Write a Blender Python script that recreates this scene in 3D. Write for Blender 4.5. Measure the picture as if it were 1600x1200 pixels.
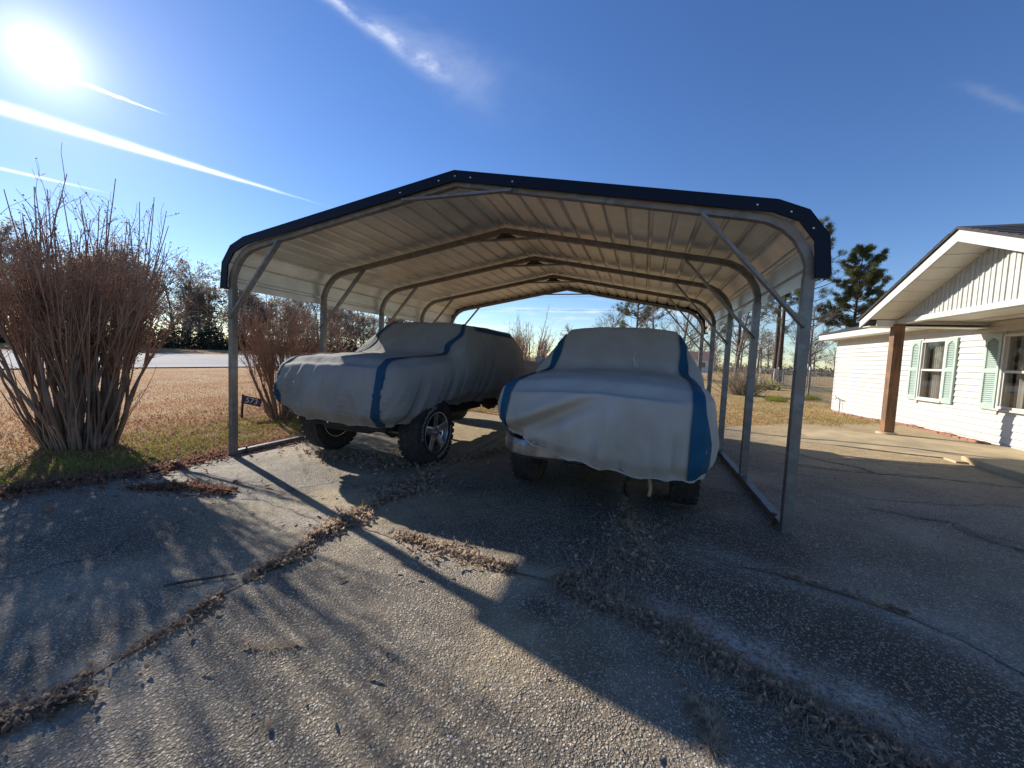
import bpy, math, random
import numpy as np
from mathutils import Vector, Matrix
from mathutils.bvhtree import BVHTree

for o in list(bpy.data.objects):
    bpy.data.objects.remove(o)
scene = bpy.context.scene
COL = scene.collection
rnd = random.Random(7)
rng = np.random.default_rng(7)
PI = math.pi
R_ = math.radians

# ------------------------------------------------------------------ camera
cam_d = bpy.data.cameras.new('camera')
cam = bpy.data.objects.new('camera', cam_d)
COL.objects.link(cam)
FWD = Vector((-0.30950035, 0.94860447, -0.0660234))
RGT = Vector((0.94887412, 0.31262496, 0.04362944))
UPV = Vector((-0.06202765, 0.04914457, 0.99686377))
cam.matrix_world = Matrix(((RGT.x, UPV.x, -FWD.x, 0), (RGT.y, UPV.y, -FWD.y, 0), (RGT.z, UPV.z, -FWD.z, 1.328), (0, 0, 0, 1)))
cam_d.sensor_width = 36
cam_d.lens = 14.077
cam_d.clip_start = 0.05
cam_d.clip_end = 3000
scene.camera = cam

# ------------------------------------------------------------------ sun, sky, exposure
SUN_EL, SUN_AZ = R_(23.7), R_(-67.0)            # azimuth from +Y, negative towards -X
SUN = Vector((math.sin(SUN_AZ) * math.cos(SUN_EL), math.cos(SUN_AZ) * math.cos(SUN_EL), math.sin(SUN_EL)))
sd = bpy.data.lights.new('sun', 'SUN')
sd.energy = 3.65
sd.angle = R_(0.53)
sd.color = (1.0, 0.94, 0.84)
sun = bpy.data.objects.new('sun', sd)
sun.rotation_euler = (-SUN).to_track_quat('-Z', 'Y').to_euler()
sun.location = (-30, 12, 20)
COL.objects.link(sun)
scene.view_settings.view_transform = 'Standard'
scene.view_settings.look = 'None'
scene.view_settings.gamma = 1
scene.view_settings.use_curve_mapping = False
scene.view_settings.exposure = 1.0


class NT:
    """small helper that builds node graphs"""
    def __init__(s, tree):
        s.t = tree
        s.n = tree.nodes
        s.l = tree.links

    def put(s, sock, v):
        if v is None:
            return
        if hasattr(v, 'is_output'):
            s.l.new(v, sock)
        else:
            sock.default_value = v

    def m(s, op, a, b=None, c=None, clamp=False):
        n = s.n.new('ShaderNodeMath')
        n.operation = op
        n.use_clamp = clamp
        for i, v in enumerate((a, b, c)):
            s.put(n.inputs[i], v)
        return n.outputs[0]

    def vm(s, op, a, b=None):
        n = s.n.new('ShaderNodeVectorMath')
        n.operation = op
        s.put(n.inputs[0], a)
        s.put(n.inputs[1], b)
        return n.outputs['Value'] if op in ('DOT_PRODUCT', 'LENGTH') else n.outputs[0]

    def sep(s, v):
        n = s.n.new('ShaderNodeSeparateXYZ')
        s.put(n.inputs[0], v)
        return n.outputs

    def comb(s, x, y, z):
        n = s.n.new('ShaderNodeCombineXYZ')
        for i, v in enumerate((x, y, z)):
            s.put(n.inputs[i], v)
        return n.outputs[0]

    def noise(s, vec, scale, detail=3, rough=0.55, dist=0.0):
        n = s.n.new('ShaderNodeTexNoise')
        s.put(n.inputs['Vector'], vec)
        n.inputs['Scale'].default_value = scale
        n.inputs['Detail'].default_value = detail
        n.inputs['Roughness'].default_value = rough
        n.inputs['Distortion'].default_value = dist
        return n.outputs['Fac']

    def vor(s, vec, scale, feature='F1', rand=1.0):
        n = s.n.new('ShaderNodeTexVoronoi')
        n.feature = feature
        s.put(n.inputs['Vector'], vec)
        n.inputs['Scale'].default_value = scale
        n.inputs['Randomness'].default_value = rand
        return n.outputs

    def mix(s, f, a, b, mode='MIX'):
        n = s.n.new('ShaderNodeMix')
        n.data_type = 'RGBA'
        n.blend_type = mode
        s.put(n.inputs[0], f)
        s.put(n.inputs[6], a if hasattr(a, 'is_output') else (*a, 1))
        s.put(n.inputs[7], b if hasattr(b, 'is_output') else (*b, 1))
        return n.outputs[2]

    def ramp(s, f, lo, hi):
        n = s.n.new('ShaderNodeMapRange')
        n.interpolation_type = 'SMOOTHSTEP'
        s.put(n.inputs[0], f)
        n.inputs[1].default_value = lo
        n.inputs[2].default_value = hi
        return n.outputs[0]


world = bpy.data.worlds.new('World')
scene.world = world
world.use_nodes = True
W = NT(world.node_tree)
for n in list(W.n):
    W.n.remove(n)
w_out = W.n.new('ShaderNodeOutputWorld')
w_bg = W.n.new('ShaderNodeBackground')
sky = W.n.new('ShaderNodeTexSky')
sky.sky_type = 'NISHITA'
sky.sun_disc = False
sky.sun_elevation = SUN_EL
sky.sun_rotation = SUN_AZ
sky.air_density = 1.0
sky.dust_density = 0.05
sky.ozone_density = 3.0
geo = W.n.new('ShaderNodeTexCoord')
wdir = W.vm('NORMALIZE', geo.outputs['Generated'])
dx, dy, dz = W.sep(wdir)
# colour of the clear winter sky
hsv = W.n.new('ShaderNodeHueSaturation')
hsv.inputs['Hue'].default_value = 0.510
hsv.inputs['Saturation'].default_value = 1.16
hsv.inputs['Value'].default_value = 0.77
W.l.new(sky.outputs[0], hsv.inputs['Color'])
col = W.mix(1.0, hsv.outputs[0], (0.93, 0.97, 1.03), 'MULTIPLY')
# high cloud and old contrails live on a plane far overhead
dzc = W.m('MAXIMUM', dz, 0.03)
px = W.m('DIVIDE', dx, dzc)
py = W.m('DIVIDE', dy, dzc)
P2 = W.comb(px, py, 0.0)
wn = W.noise(P2, 9.0, 5, 0.6)
wn2 = W.noise(P2, 2.6, 5, 0.62, 0.6)


def trail(a, b, w0, w1, fade0, fade1, wob=0.0):
    L = math.hypot(b[0] - a[0], b[1] - a[1])
    ux, uy = (b[0] - a[0]) / L, (b[1] - a[1]) / L
    rx = W.m('SUBTRACT', px, a[0])
    ry = W.m('SUBTRACT', py, a[1])
    t = W.m('DIVIDE', W.m('ADD', W.m('MULTIPLY', rx, ux), W.m('MULTIPLY', ry, uy)), L)
    d = W.m('ADD', W.m('MULTIPLY', rx, -uy), W.m('MULTIPLY', ry, ux))
    if wob:
        d = W.m('ADD', d, W.m('MULTIPLY', W.m('SUBTRACT', wn, 0.5), wob))
    w = W.m('ADD', W.m('MULTIPLY', t, w1 - w0), w0)
    w = W.m('MAXIMUM', w, 0.002)
    q = W.m('DIVIDE', d, w)
    g = W.m('EXPONENT', W.m('MULTIPLY', W.m('MULTIPLY', q, q), -1.0))
    return W.m('MULTIPLY', g, W.m('MULTIPLY', W.ramp(t, *fade0), W.ramp(t, fade1[1], fade1[0])))


c1 = trail((-2.764, 1.029), (-2.178, 2.314), 0.062, 0.010, (-1.6, -0.3), (0.35, 1.08), 0.035)
c1 = W.m('MULTIPLY', c1, W.m('ADD', 0.42, W.m('MULTIPLY', wn, 0.5)))
c2 = W.m('MULTIPLY', trail((-3.749, 1.386), (-3.568, 1.744), 0.03, 0.02, (-1.0, 0.0), (0.3, 1.3)), 0.35)
c3 = W.m('MULTIPLY', trail((-2.198, 0.968), (-2.054, 1.262), 0.016, 0.006, (-0.3, 0.2), (0.4, 1.05), 0.06), 0.6)
ci = trail((-0.925, 0.955), (-0.770, 1.33), 0.020, 0.040, (-0.6, 0.1), (0.8, 1.25), 0.10)
ci2 = trail((-0.88, 0.98), (-0.60, 1.53), 0.035, 0.16, (-0.2, 0.4), (0.55, 1.45), 0.16)
ci = W.m('ADD', W.m('MULTIPLY', ci, W.m('MULTIPLY', W.ramp(wn, 0.30, 0.75), 0.42)), W.m('MULTIPLY', ci2, W.m('MULTIPLY', W.ramp(wn2, 0.25, 0.80), 0.15)))
ci3 = W.m('MULTIPLY', trail((1.0, 1.85), (1.3, 2.07), 0.02, 0.02, (-0.3, 0.3), (0.7, 1.3), 0.06), 0.06)
lowmask = W.m('MULTIPLY', W.ramp(dz, 0.165, 0.11), W.ramp(dz, 0.0, 0.05))
lown = W.noise(W.comb(W.m('MULTIPLY', dx, 3.0), W.m('MULTIPLY', dy, 3.0), W.m('MULTIPLY', dz, 26.0)), 2.4, 5, 0.6)
lowc = W.m('MULTIPLY', W.m('MULTIPLY', W.ramp(lown, 0.50, 0.75), lowmask), 0.5)
cloud = W.m('ADD', W.m('ADD', W.m('ADD', c1, c2), W.m('ADD', c3, ci)), W.m('ADD', ci3, lowc), clamp=True)
# solar aureole
cs = W.vm('DOT_PRODUCT', wdir, tuple(SUN))
ang = W.m('MULTIPLY', W.m('ARCCOSINE', W.m('MINIMUM', cs, 0.99999)), 57.2958)
au = W.m('ADD', W.m('MULTIPLY', W.m('EXPONENT', W.m('MULTIPLY', ang, -1 / 1.4)), 7.5),
         W.m('MULTIPLY', W.m('EXPONENT', W.m('MULTIPLY', ang, -1 / 4.6)), 2.1))
auc = W.n.new('ShaderNodeVectorMath')
auc.operation = 'SCALE'
auc.inputs[0].default_value = (1.0, 0.97, 0.93)
W.l.new(au, auc.inputs['Scale'])
cloudcol = W.n.new('ShaderNodeVectorMath')
cloudcol.operation = 'SCALE'
cloudcol.inputs[0].default_value = (1.0, 0.99, 0.97)
W.l.new(W.m('ADD', 6.0, W.m('MULTIPLY', W.m('EXPONENT', W.m('MULTIPLY', ang, -1 / 14.0)), 16.0)), cloudcol.inputs['Scale'])
col = W.mix(cloud, col, cloudcol.outputs[0])
col = W.vm('ADD', col, auc.outputs[0])
W.l.new(col, w_bg.inputs['Color'])
w_bg.inputs['Strength'].default_value = 0.10
W.l.new(w_bg.outputs[0], w_out.inputs['Surface'])


# ------------------------------------------------------------------ object helpers
OFF = {}


def tag(o, label=None, cat=None, group=None, kind=None):
    if label:
        o['label'] = label
    if cat:
        o['category'] = cat
    if group:
        o['group'] = group
    if kind:
        o['kind'] = kind
    return o


def empty(name, loc, label=None, cat=None, group=None, rz=0.0):
    o = bpy.data.objects.new(name, None)
    o.empty_display_size = 0.2
    COL.objects.link(o)
    o.location = loc
    o.rotation_euler = (0, 0, rz)
    OFF[o.name] = Vector(loc)
    return tag(o, label, cat, group)


def link(name, me, mats, parent=None, smooth=False):
    o = bpy.data.objects.new(name, me)
    COL.objects.link(o)
    if not isinstance(mats, (list, tuple)):
        mats = [mats]
    if len(me.materials) == 0:
        for m in mats:
            me.materials.append(m)
    if smooth:
        me.polygons.foreach_set('use_smooth', [True] * len(me.polygons))
    if parent:
        o.parent = parent
        OFF[o.name] = OFF.get(parent.name, Vector((0, 0, 0)))
    return o


def children(o):
    return [c for c in bpy.data.objects if c.parent == o]


def copy_tree(o, parent=None, loc=None, rz=None, scale=None):
    c = o.copy()
    COL.objects.link(c)
    if parent:
        c.parent = parent
    if loc is not None:
        c.location = loc
    if rz is not None:
        c.rotation_euler = (0, 0, rz)
    if scale is not None:
        c.scale = scale
    for ch in KIDS.get(o.name, []):
        copy_tree(ch, c)
    return c


KIDS = {}


def np_mesh(name, V, F):
    """V (n,3), F (m,k): all faces with k corners"""
    V = np.asarray(V, np.float32)
    F = np.asarray(F, np.int32)
    me = bpy.data.meshes.new(name)
    k = F.shape[1]
    me.vertices.add(len(V))
    me.vertices.foreach_set('co', V.ravel())
    me.loops.add(F.size)
    me.loops.foreach_set('vertex_index', F.ravel())
    me.polygons.add(len(F))
    me.polygons.foreach_set('loop_start', np.arange(0, F.size, k, dtype=np.int32))
    me.polygons.foreach_set('loop_total', np.full(len(F), k, dtype=np.int32))
    me.update(calc_edges=True)
    me.validate()
    return me


class MB:
    def __init__(s):
        s.v = []
        s.f = []
        s.mi = []

    def add(s, verts, faces, mi=0):
        b = len(s.v)
        s.v.extend([tuple(p) for p in verts])
        s.f.extend([tuple(b + i for i in f) for f in faces])
        s.mi.extend([mi] * len(faces))
        return s

    def box(s, x0, y0, z0, x1, y1, z1, mi=0):
        v = [(x, y, z) for x in (x0, x1) for y in (y0, y1) for z in (z0, z1)]
        return s.add(v, [(0, 1, 3, 2), (4, 6, 7, 5), (0, 4, 5, 1), (2, 3, 7, 6), (0, 2, 6, 4), (1, 5, 7, 3)], mi)

    def bar(s, a, b, w, h, up=(0, 0, 1), mi=0):
        a, b = Vector(a), Vector(b)
        d = (b - a).normalized()
        u = Vector(up)
        sx = d.cross(u)
        if sx.length < 1e-4:
            sx = d.cross(Vector((0, 1, 0)))
        sx.normalize()
        sy = sx.cross(d).normalized()
        v = []
        for p in (a, b):
            for i, j in ((-1, -1), (1, -1), (1, 1), (-1, 1)):
                v.append(p + sx * (i * w / 2) + sy * (j * h / 2))
        return s.add(v, [(0, 1, 2, 3), (7, 6, 5, 4), (0, 4, 5, 1), (1, 5, 6, 2), (2, 6, 7, 3), (3, 7, 4, 0)], mi)

    def tube(s, path, rad, k=8, cap=True, mi=0):
        path = [Vector(p) for p in path]
        n = len(path)
        if not hasattr(rad, '__len__'):
            rad = [rad] * n
        ref = None
        v = []
        for i, p in enumerate(path):
            d = (path[min(i + 1, n - 1)] - path[max(i - 1, 0)]).normalized()
            if ref is None:
                ref = d.orthogonal().normalized()
            ref = (ref - d * ref.dot(d)).normalized()
            b = d.cross(ref)
            for j in range(k):
                a = 2 * PI * j / k
                v.append(p + (ref * math.cos(a) + b * math.sin(a)) * rad[i])
        f = []
        for i in range(n - 1):
            for j in range(k):
                f.append((i * k + j, i * k + (j + 1) % k, (i + 1) * k + (j + 1) % k, (i + 1) * k + j))
        if cap:
            f.append(tuple(range(k - 1, -1, -1)))
            f.append(tuple((n - 1) * k + j for j in range(k)))
        return s.add(v, f, mi)

    def loft(s, A, B, mi=0, cap=True):
        """closed polygons A and B (same count) joined"""
        n = len(A)
        f = [(j, (j + 1) % n, n + (j + 1) % n, n + j) for j in range(n)]
        if cap:
            f += [tuple(range(n - 1, -1, -1)), tuple(range(n, 2 * n))]
        return s.add(list(A) + list(B), f, mi)

    def lathe(s, prof, k=32, axis='x', c=(0, 0, 0), mi=0, closed=True):
        v = []
        n = len(prof)
        for j in range(k):
            a = 2 * PI * j / k
            for (t, r) in prof:
                if axis == 'x':
                    v.append((c[0] + t, c[1] + r * math.cos(a), c[2] + r * math.sin(a)))
                else:
                    v.append((c[0] + r * math.cos(a), c[1] + r * math.sin(a), c[2] + t))
        f = []
        for j in range(k):
            for i in range(n if closed else n - 1):
                i2 = (i + 1) % n
                f.append((j * n + i, ((j + 1) % k) * n + i, ((j + 1) % k) * n + i2, j * n + i2))
        return s.add(v, f, mi)

    def build(s, name, mats, parent=None, smooth=False, local=False, bevel=0.0):
        me = bpy.data.meshes.new(name)
        off = Vector((0, 0, 0))
        if parent is not None and not local:
            off = OFF.get(parent.name, off)
        V = [(x - off.x, y - off.y, z - off.z) for x, y, z in s.v]
        me.from_pydata(V, [], s.f)
        if any(s.mi):
            me.polygons.foreach_set('material_index', s.mi)
        me.update()
        import bmesh
        bm = bmesh.new()
        bm.from_mesh(me)
        bmesh.ops.recalc_face_normals(bm, faces=bm.faces)
        if bevel:
            bmesh.ops.bevel(bm, geom=[e for e in bm.edges if e.is_manifold and e.calc_face_angle(0) > 0.6], offset=bevel, segments=2, affect='EDGES', profile=0.6)
        bm.to_mesh(me)
        bm.free()
        o = link(name, me, mats, parent)
        if smooth:
            me.polygons.foreach_set('use_smooth', [True] * len(me.polygons))
        return o


def tubes_np(paths, radii, k=3):
    """paths (T,n,3), radii (T,n) -> V,F quads"""
    paths = np.asarray(paths, float)
    T, n, _ = paths.shape
    d = np.empty_like(paths)
    d[:, 1:-1] = paths[:, 2:] - paths[:, :-2]
    d[:, 0] = paths[:, 1] - paths[:, 0]
    d[:, -1] = paths[:, -1] - paths[:, -2]
    d /= np.linalg.norm(d, axis=2, keepdims=True) + 1e-9
    ref = np.where(np.abs(d[:, :1, 2:3]) > 0.8, np.array([1.0, 0.0, 0.0]), np.array([0.0, 0.0, 1.0]))
    ref = np.repeat(ref, n, axis=1)
    a = np.cross(d, ref)
    a /= np.linalg.norm(a, axis=2, keepdims=True) + 1e-9
    b = np.cross(d, a)
    an = 2 * np.pi * np.arange(k) / k
    V = paths[:, :, None, :] + (a[:, :, None, :] * np.cos(an)[None, None, :, None] + b[:, :, None, :] * np.sin(an)[None, None, :, None]) * np.asarray(radii)[:, :, None, None]
    V = V.reshape(-1, 3)
    i = np.arange(n - 1)[:, None]
    j = np.arange(k)[None, :]
    q = np.stack([i * k + j, i * k + (j + 1) % k, (i + 1) * k + (j + 1) % k, (i + 1) * k + j], -1).reshape(-1, 4)
    F = (q[None] + (np.arange(T) * n * k)[:, None, None]).reshape(-1, 4)
    return V, F


def rand_rot(n):
    q = rng.normal(size=(n, 4))
    q /= np.linalg.norm(q, axis=1, keepdims=True)
    w, x, y, z = q.T
    return np.stack([np.stack([1 - 2 * (y * y + z * z), 2 * (x * y - z * w), 2 * (x * z + y * w)], -1),
                     np.stack([2 * (x * y + z * w), 1 - 2 * (x * x + z * z), 2 * (y * z - x * w)], -1),
                     np.stack([2 * (x * z - y * w), 2 * (y * z + x * w), 1 - 2 * (x * x + y * y)], -1)], 1)


def scatter(base_v, base_f, pos, rot, scale):
    """copies of one small shape -> V,F"""
    base_v = np.asarray(base_v, float)
    base_f = np.asarray(base_f, int)
    V = np.einsum('nij,vj->nvi', rot, base_v) * np.asarray(scale).reshape(-1, 1, 1) + pos[:, None, :]
    F = base_f[None] + (np.arange(len(pos)) * len(base_v))[:, None, None]
    return V.reshape(-1, 3), F.reshape(-1, base_f.shape[1])


def merge(parts):
    Vs, Fs, b = [], [], 0
    for V, F in parts:
        Vs.append(V)
        Fs.append(F + b)
        b += len(V)
    return np.concatenate(Vs), np.concatenate(Fs)


# ------------------------------------------------------------------ materials
def mat(name, c1, c2=None, scale=8.0, rough=0.7, metal=0.0, bump=0.0, bscale=None, detail=4, lo=0.35, hi=0.65, stretch=None, spec=0.5, c3=None, s3=1.2, trans=0.0, perobj=0.0, coord='Object'):
    m = bpy.data.materials.new(name)
    m.use_nodes = True
    N = NT(m.node_tree)
    b = N.n['Principled BSDF']
    tc = N.n.new('ShaderNodeTexCoord').outputs[coord]
    vec = tc
    if stretch:
        mp = N.n.new('ShaderNodeMapping')
        mp.inputs['Scale'].default_value = stretch
        N.l.new(tc, mp.inputs['Vector'])
        vec = mp.outputs[0]
    if c2 is None:
        c2 = tuple(x * 0.8 for x in c1)
    f = N.ramp(N.noise(vec, scale, detail), lo, hi)
    colr = N.mix(f, c1, c2)
    if c3:
        colr = N.mix(N.ramp(N.noise(tc, s3, 3), 0.42, 0.68), colr, c3)
    if perobj:
        oi = N.n.new('ShaderNodeObjectInfo').outputs['Random']
        h = N.n.new('ShaderNodeHueSaturation')
        N.l.new(colr, h.inputs['Color'])
        N.l.new(N.m('ADD', 1 - perobj / 2, N.m('MULTIPLY', oi, perobj)), h.inputs['Value'])
        colr = h.outputs[0]
    N.l.new(colr, b.inputs['Base Color'])
    b.inputs['Roughness'].default_value = rough
    b.inputs['Metallic'].default_value = metal
    b.inputs['Specular IOR Level'].default_value = spec
    if bump:
        bn = N.n.new('ShaderNodeBump')
        bn.inputs['Strength'].default_value = 1.0
        bn.inputs['Distance'].default_value = bump
        N.l.new(N.noise(vec, bscale or scale * 3, 4), bn.inputs['Height'])
        N.l.new(bn.outputs[0], b.inputs['Normal'])
    if trans:
        tr = N.n.new('ShaderNodeBsdfTranslucent')
        N.l.new(colr, tr.inputs['Color'])
        mx = N.n.new('ShaderNodeMixShader')
        mx.inputs[0].default_value = trans
        out = N.n['Material Output']
        N.l.new(b.outputs[0], mx.inputs[1])
        N.l.new(tr.outputs[0], mx.inputs[2])
        N.l.new(mx.outputs[0], out.inputs['Surface'])
    return m


M = {}
M['galv'] = mat('galvanised steel', (0.22, 0.222, 0.225), (0.14, 0.142, 0.145), 14, 0.45, 0.5, 0.0004, 60, stretch=(1, 1, 1), c3=(0.19, 0.17, 0.145), s3=4)
M['galv_dark'] = mat('weathered steel', (0.23, 0.225, 0.215), (0.15, 0.143, 0.132), 12, 0.55, 0.45, 0.0004, 60, c3=(0.24, 0.19, 0.15), s3=5)
M['rust'] = mat('rusty steel', (0.12, 0.07, 0.045), (0.06, 0.035, 0.025), 30, 0.85, 0.2, 0.002)
M['sheet_white'] = mat('white painted sheet metal', (0.69, 0.695, 0.665), (0.60, 0.605, 0.575), 5, 0.33, 0.25, 0.0008, 9, stretch=(1, 0.15, 1), c3=(0.54, 0.54, 0.50), s3=1.4)
M['sheet_navy'] = mat('navy painted sheet metal', (0.003, 0.008, 0.026), (0.0025, 0.007, 0.021), 5, 0.5, 0.0, spec=0.2)
M['screw'] = mat('white screw head', (0.7, 0.7, 0.68), rough=0.4)
M['rubber'] = mat('tyre rubber', (0.022, 0.021, 0.021), (0.040, 0.036, 0.032), 14, 0.85, bump=0.001, bscale=60)
M['rubber_letter'] = mat('white tyre lettering', (0.50, 0.49, 0.46), (0.30, 0.29, 0.27), 20, 0.8)
M['chrome'] = mat('polished wheel alloy', (0.80, 0.81, 0.83), (0.60, 0.60, 0.62), 9, 0.26, 0.95)
M['dull_chrome'] = mat('dull chrome', (0.42, 0.42, 0.42), (0.25, 0.24, 0.22), 8, 0.38, 0.85)
M['steel_rim'] = mat('rusty tan wheel', (0.22, 0.14, 0.08), (0.10, 0.07, 0.05), 15, 0.7, 0.2)
M['under'] = mat('dirty underbody', (0.014, 0.013, 0.012), (0.030, 0.025, 0.020), 9, 0.85, bump=0.003)
M['body_paint'] = mat('dark truck paint', (0.03, 0.03, 0.035), (0.025, 0.025, 0.03), 3, 0.35)
M['tagw'] = mat('white tag', (0.75, 0.75, 0.72), rough=0.5)
M['strap'] = mat('tan strap', (0.36, 0.27, 0.16), (0.25, 0.18, 0.10), 30, 0.8)
M['fabric'] = mat('grey cover fabric', (0.305, 0.292, 0.270), (0.268, 0.255, 0.234), 3.0, 0.88, bump=0.0085, bscale=5.5, stretch=(1, 1, 0.22), spec=0.2, c3=(0.25, 0.24, 0.222), s3=1.6)
M['fabric2'] = mat('pale grey cover fabric', (0.435, 0.410, 0.372), (0.385, 0.361, 0.325), 3.0, 0.88, bump=0.0080, bscale=4.5, stretch=(1, 1, 0.25), spec=0.2, c3=(0.365, 0.34, 0.30), s3=1.3)
M['flap'] = mat('worn pale cloth', (0.56, 0.54, 0.49), (0.44, 0.42, 0.38), 12, 0.9)
M['blue'] = mat('blue fabric stripe', (0.020, 0.068, 0.125), (0.016, 0.055, 0.102), 5, 0.85, bump=0.0015, bscale=16, spec=0.2)
M['teal_blue'] = mat('blue fabric stripe bright', (0.014, 0.088, 0.165), (0.011, 0.070, 0.135), 5, 0.85, bump=0.0015, bscale=16, spec=0.2)
M['siding'] = mat('white vinyl siding', (0.535, 0.53, 0.49), (0.485, 0.48, 0.44), 6, 0.5, perobj=0.07, bump=0.0004, bscale=40, stretch=(1, .2, 2))
M['trim'] = mat('white trim paint', (0.57, 0.56, 0.515), (0.52, 0.51, 0.47), 5, 0.5, perobj=0.04)
M['soffit'] = mat('white soffit', (0.74, 0.71, 0.64), (0.70, 0.67, 0.60), 5, 0.55, perobj=0.06)
M['shingle'] = mat('dark shingles', (0.035, 0.033, 0.036), (0.06, 0.052, 0.050), 14, 0.9, bump=0.004, bscale=40, c3=(0.05, 0.045, 0.045))
M['wood'] = mat('stained wood', (0.20, 0.105, 0.048), (0.11, 0.055, 0.026), 5, 0.6, bump=0.0015, bscale=9, stretch=(6, 6, 0.5), c3=(0.26, 0.13, 0.06), s3=2.5)
M['teal'] = mat('mint green shutter paint', (0.40, 0.49, 0.43), (0.365, 0.45, 0.395), 6, 0.5)
M['glass_dark'] = None
M['curtain'] = mat('pale curtain', (0.62, 0.60, 0.54), (0.55, 0.53, 0.47), 3, 0.9, stretch=(1, 12, 0.4))
M['room'] = mat('dim room wall', (0.22, 0.20, 0.18), rough=0.9)
M['brick'] = mat('red brick', (0.34, 0.150, 0.10), (0.25, 0.115, 0.08), 9, 0.9, bump=0.002, perobj=0.35)
M['slab'] = mat('tan concrete', (0.56, 0.43, 0.25), (0.45, 0.34, 0.19), 3, 0.9, bump=0.002, bscale=50, c3=(0.36, 0.285, 0.175), s3=1.2)
M['bark'] = mat('crape myrtle bark', (0.185, 0.130, 0.097), (0.105, 0.073, 0.054), 7, 0.85, bump=0.003, bscale=22, stretch=(2, 2, 0.5), c3=(0.24, 0.185, 0.145), s3=3)
M['shoot'] = mat('reddish brown shoots', (0.31, 0.165, 0.10), (0.21, 0.112, 0.075), 3, 0.8, c3=(0.37, 0.24, 0.16), s3=1.5)
M['pod'] = mat('dry seed pods', (0.065, 0.038, 0.026), (0.11, 0.06, 0.04), 20, 0.85)
M['deadleaf'] = mat('russet leaves', (0.22, 0.075, 0.030), (0.15, 0.055, 0.028), 2.5, 0.8, trans=0.3)
M['pinebark'] = mat('pine bark', (0.085, 0.060, 0.045), (0.05, 0.035, 0.028), 3, 0.9, bump=0.01, bscale=6)
M['pineneedle'] = mat('pine needles', (0.120, 0.140, 0.050), (0.075, 0.098, 0.038), 0.6, 0.8, trans=0.45, c3=(0.16, 0.15, 0.05), s3=0.35)
M['greytwig'] = mat('grey brown twigs', (0.27, 0.23, 0.20), (0.19, 0.16, 0.14), 0.5, 0.9, perobj=0.4)
M['oakleaf'] = mat('withered leaves', (0.37, 0.295, 0.225), (0.27, 0.215, 0.165), 0.5, 0.9, trans=0.55, perobj=0.45, c3=(0.28, 0.25, 0.12), s3=0.25)
M['evergreen'] = mat('dark evergreen leaves', (0.040, 0.050, 0.022), (0.028, 0.034, 0.017), 0.5, 0.8, trans=0.2, perobj=0.3)
M['paletwig'] = mat('pale dry twigs', (0.42, 0.34, 0.25), (0.30, 0.23, 0.16), 3, 0.9)
M['leaf'] = mat('dry brown leaves', (0.42, 0.30, 0.215), (0.25, 0.170, 0.12), 9, 0.8, trans=0.5, c3=(0.62, 0.49, 0.36), s3=25)
M['leaf_red'] = mat('dry reddish leaves', (0.28, 0.150, 0.100), (0.165, 0.092, 0.064), 9, 0.8, trans=0.5, c3=(0.29, 0.165, 0.11), s3=25)
M['drygrass'] = mat('dry dead grass', (0.42, 0.32, 0.215), (0.27, 0.20, 0.135), 9, 0.85, trans=0.3, c3=(0.54, 0.43, 0.30), s3=18)
M['strawblade'] = mat('straw coloured grass', (0.54, 0.37, 0.17), (0.42, 0.27, 0.12), 1.5, 0.9, trans=0.25, c3=(0.32, 0.27, 0.10), s3=0.6)
M['brownblade'] = mat('russet dormant grass', (0.54, 0.295, 0.128), (0.43, 0.225, 0.097), 1.2, 0.9, trans=0.25)
M['weed'] = mat('yellow green weeds', (0.36, 0.36, 0.065), (0.22, 0.25, 0.045), 3, 0.8, trans=0.45, c3=(0.26, 0.24, 0.07), s3=2)
M['yellow'] = mat('yellow flowers', (0.65, 0.50, 0.04), (0.45, 0.38, 0.05), 6, 0.8)
M['signblue'] = mat('blue sign face', (0.010, 0.022, 0.10), rough=0.4)
M['signwhite'] = mat('white reflective numerals', (0.75, 0.75, 0.75), rough=0.5)
M['blackpost'] = mat('black post', (0.015, 0.015, 0.017), rough=0.6)
M['dirt'] = mat('dark crack dirt', (0.045, 0.035, 0.026), (0.09, 0.068, 0.048), 30, 0.95)
M['stick'] = mat('grey stick', (0.085, 0.07, 0.058), (0.05, 0.042, 0.036), 20, 0.9)
M['wire'] = mat('fence wire', (0.26, 0.25, 0.24), rough=0.5, metal=0.5)
M['cable'] = mat('black cable', (0.05, 0.055, 0.065), rough=0.7)
M['whitepaint'] = mat('weathered white paint', (0.72, 0.72, 0.68), rough=0.6)
M['pipe'] = mat('grey pipe', (0.22, 0.20, 0.17), (0.14, 0.12, 0.10), 20, 0.6, 0.4)
M['farroof'] = mat('distant roof', (0.26, 0.15, 0.11), rough=0.9)
M['road'] = mat('pale worn road', (0.48, 0.445, 0.41), (0.42, 0.39, 0.36), 0.8, 0.95, stretch=(4, 0.2, 1), c3=(0.38, 0.355, 0.33), s3=0.15, spec=0.15)


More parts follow.
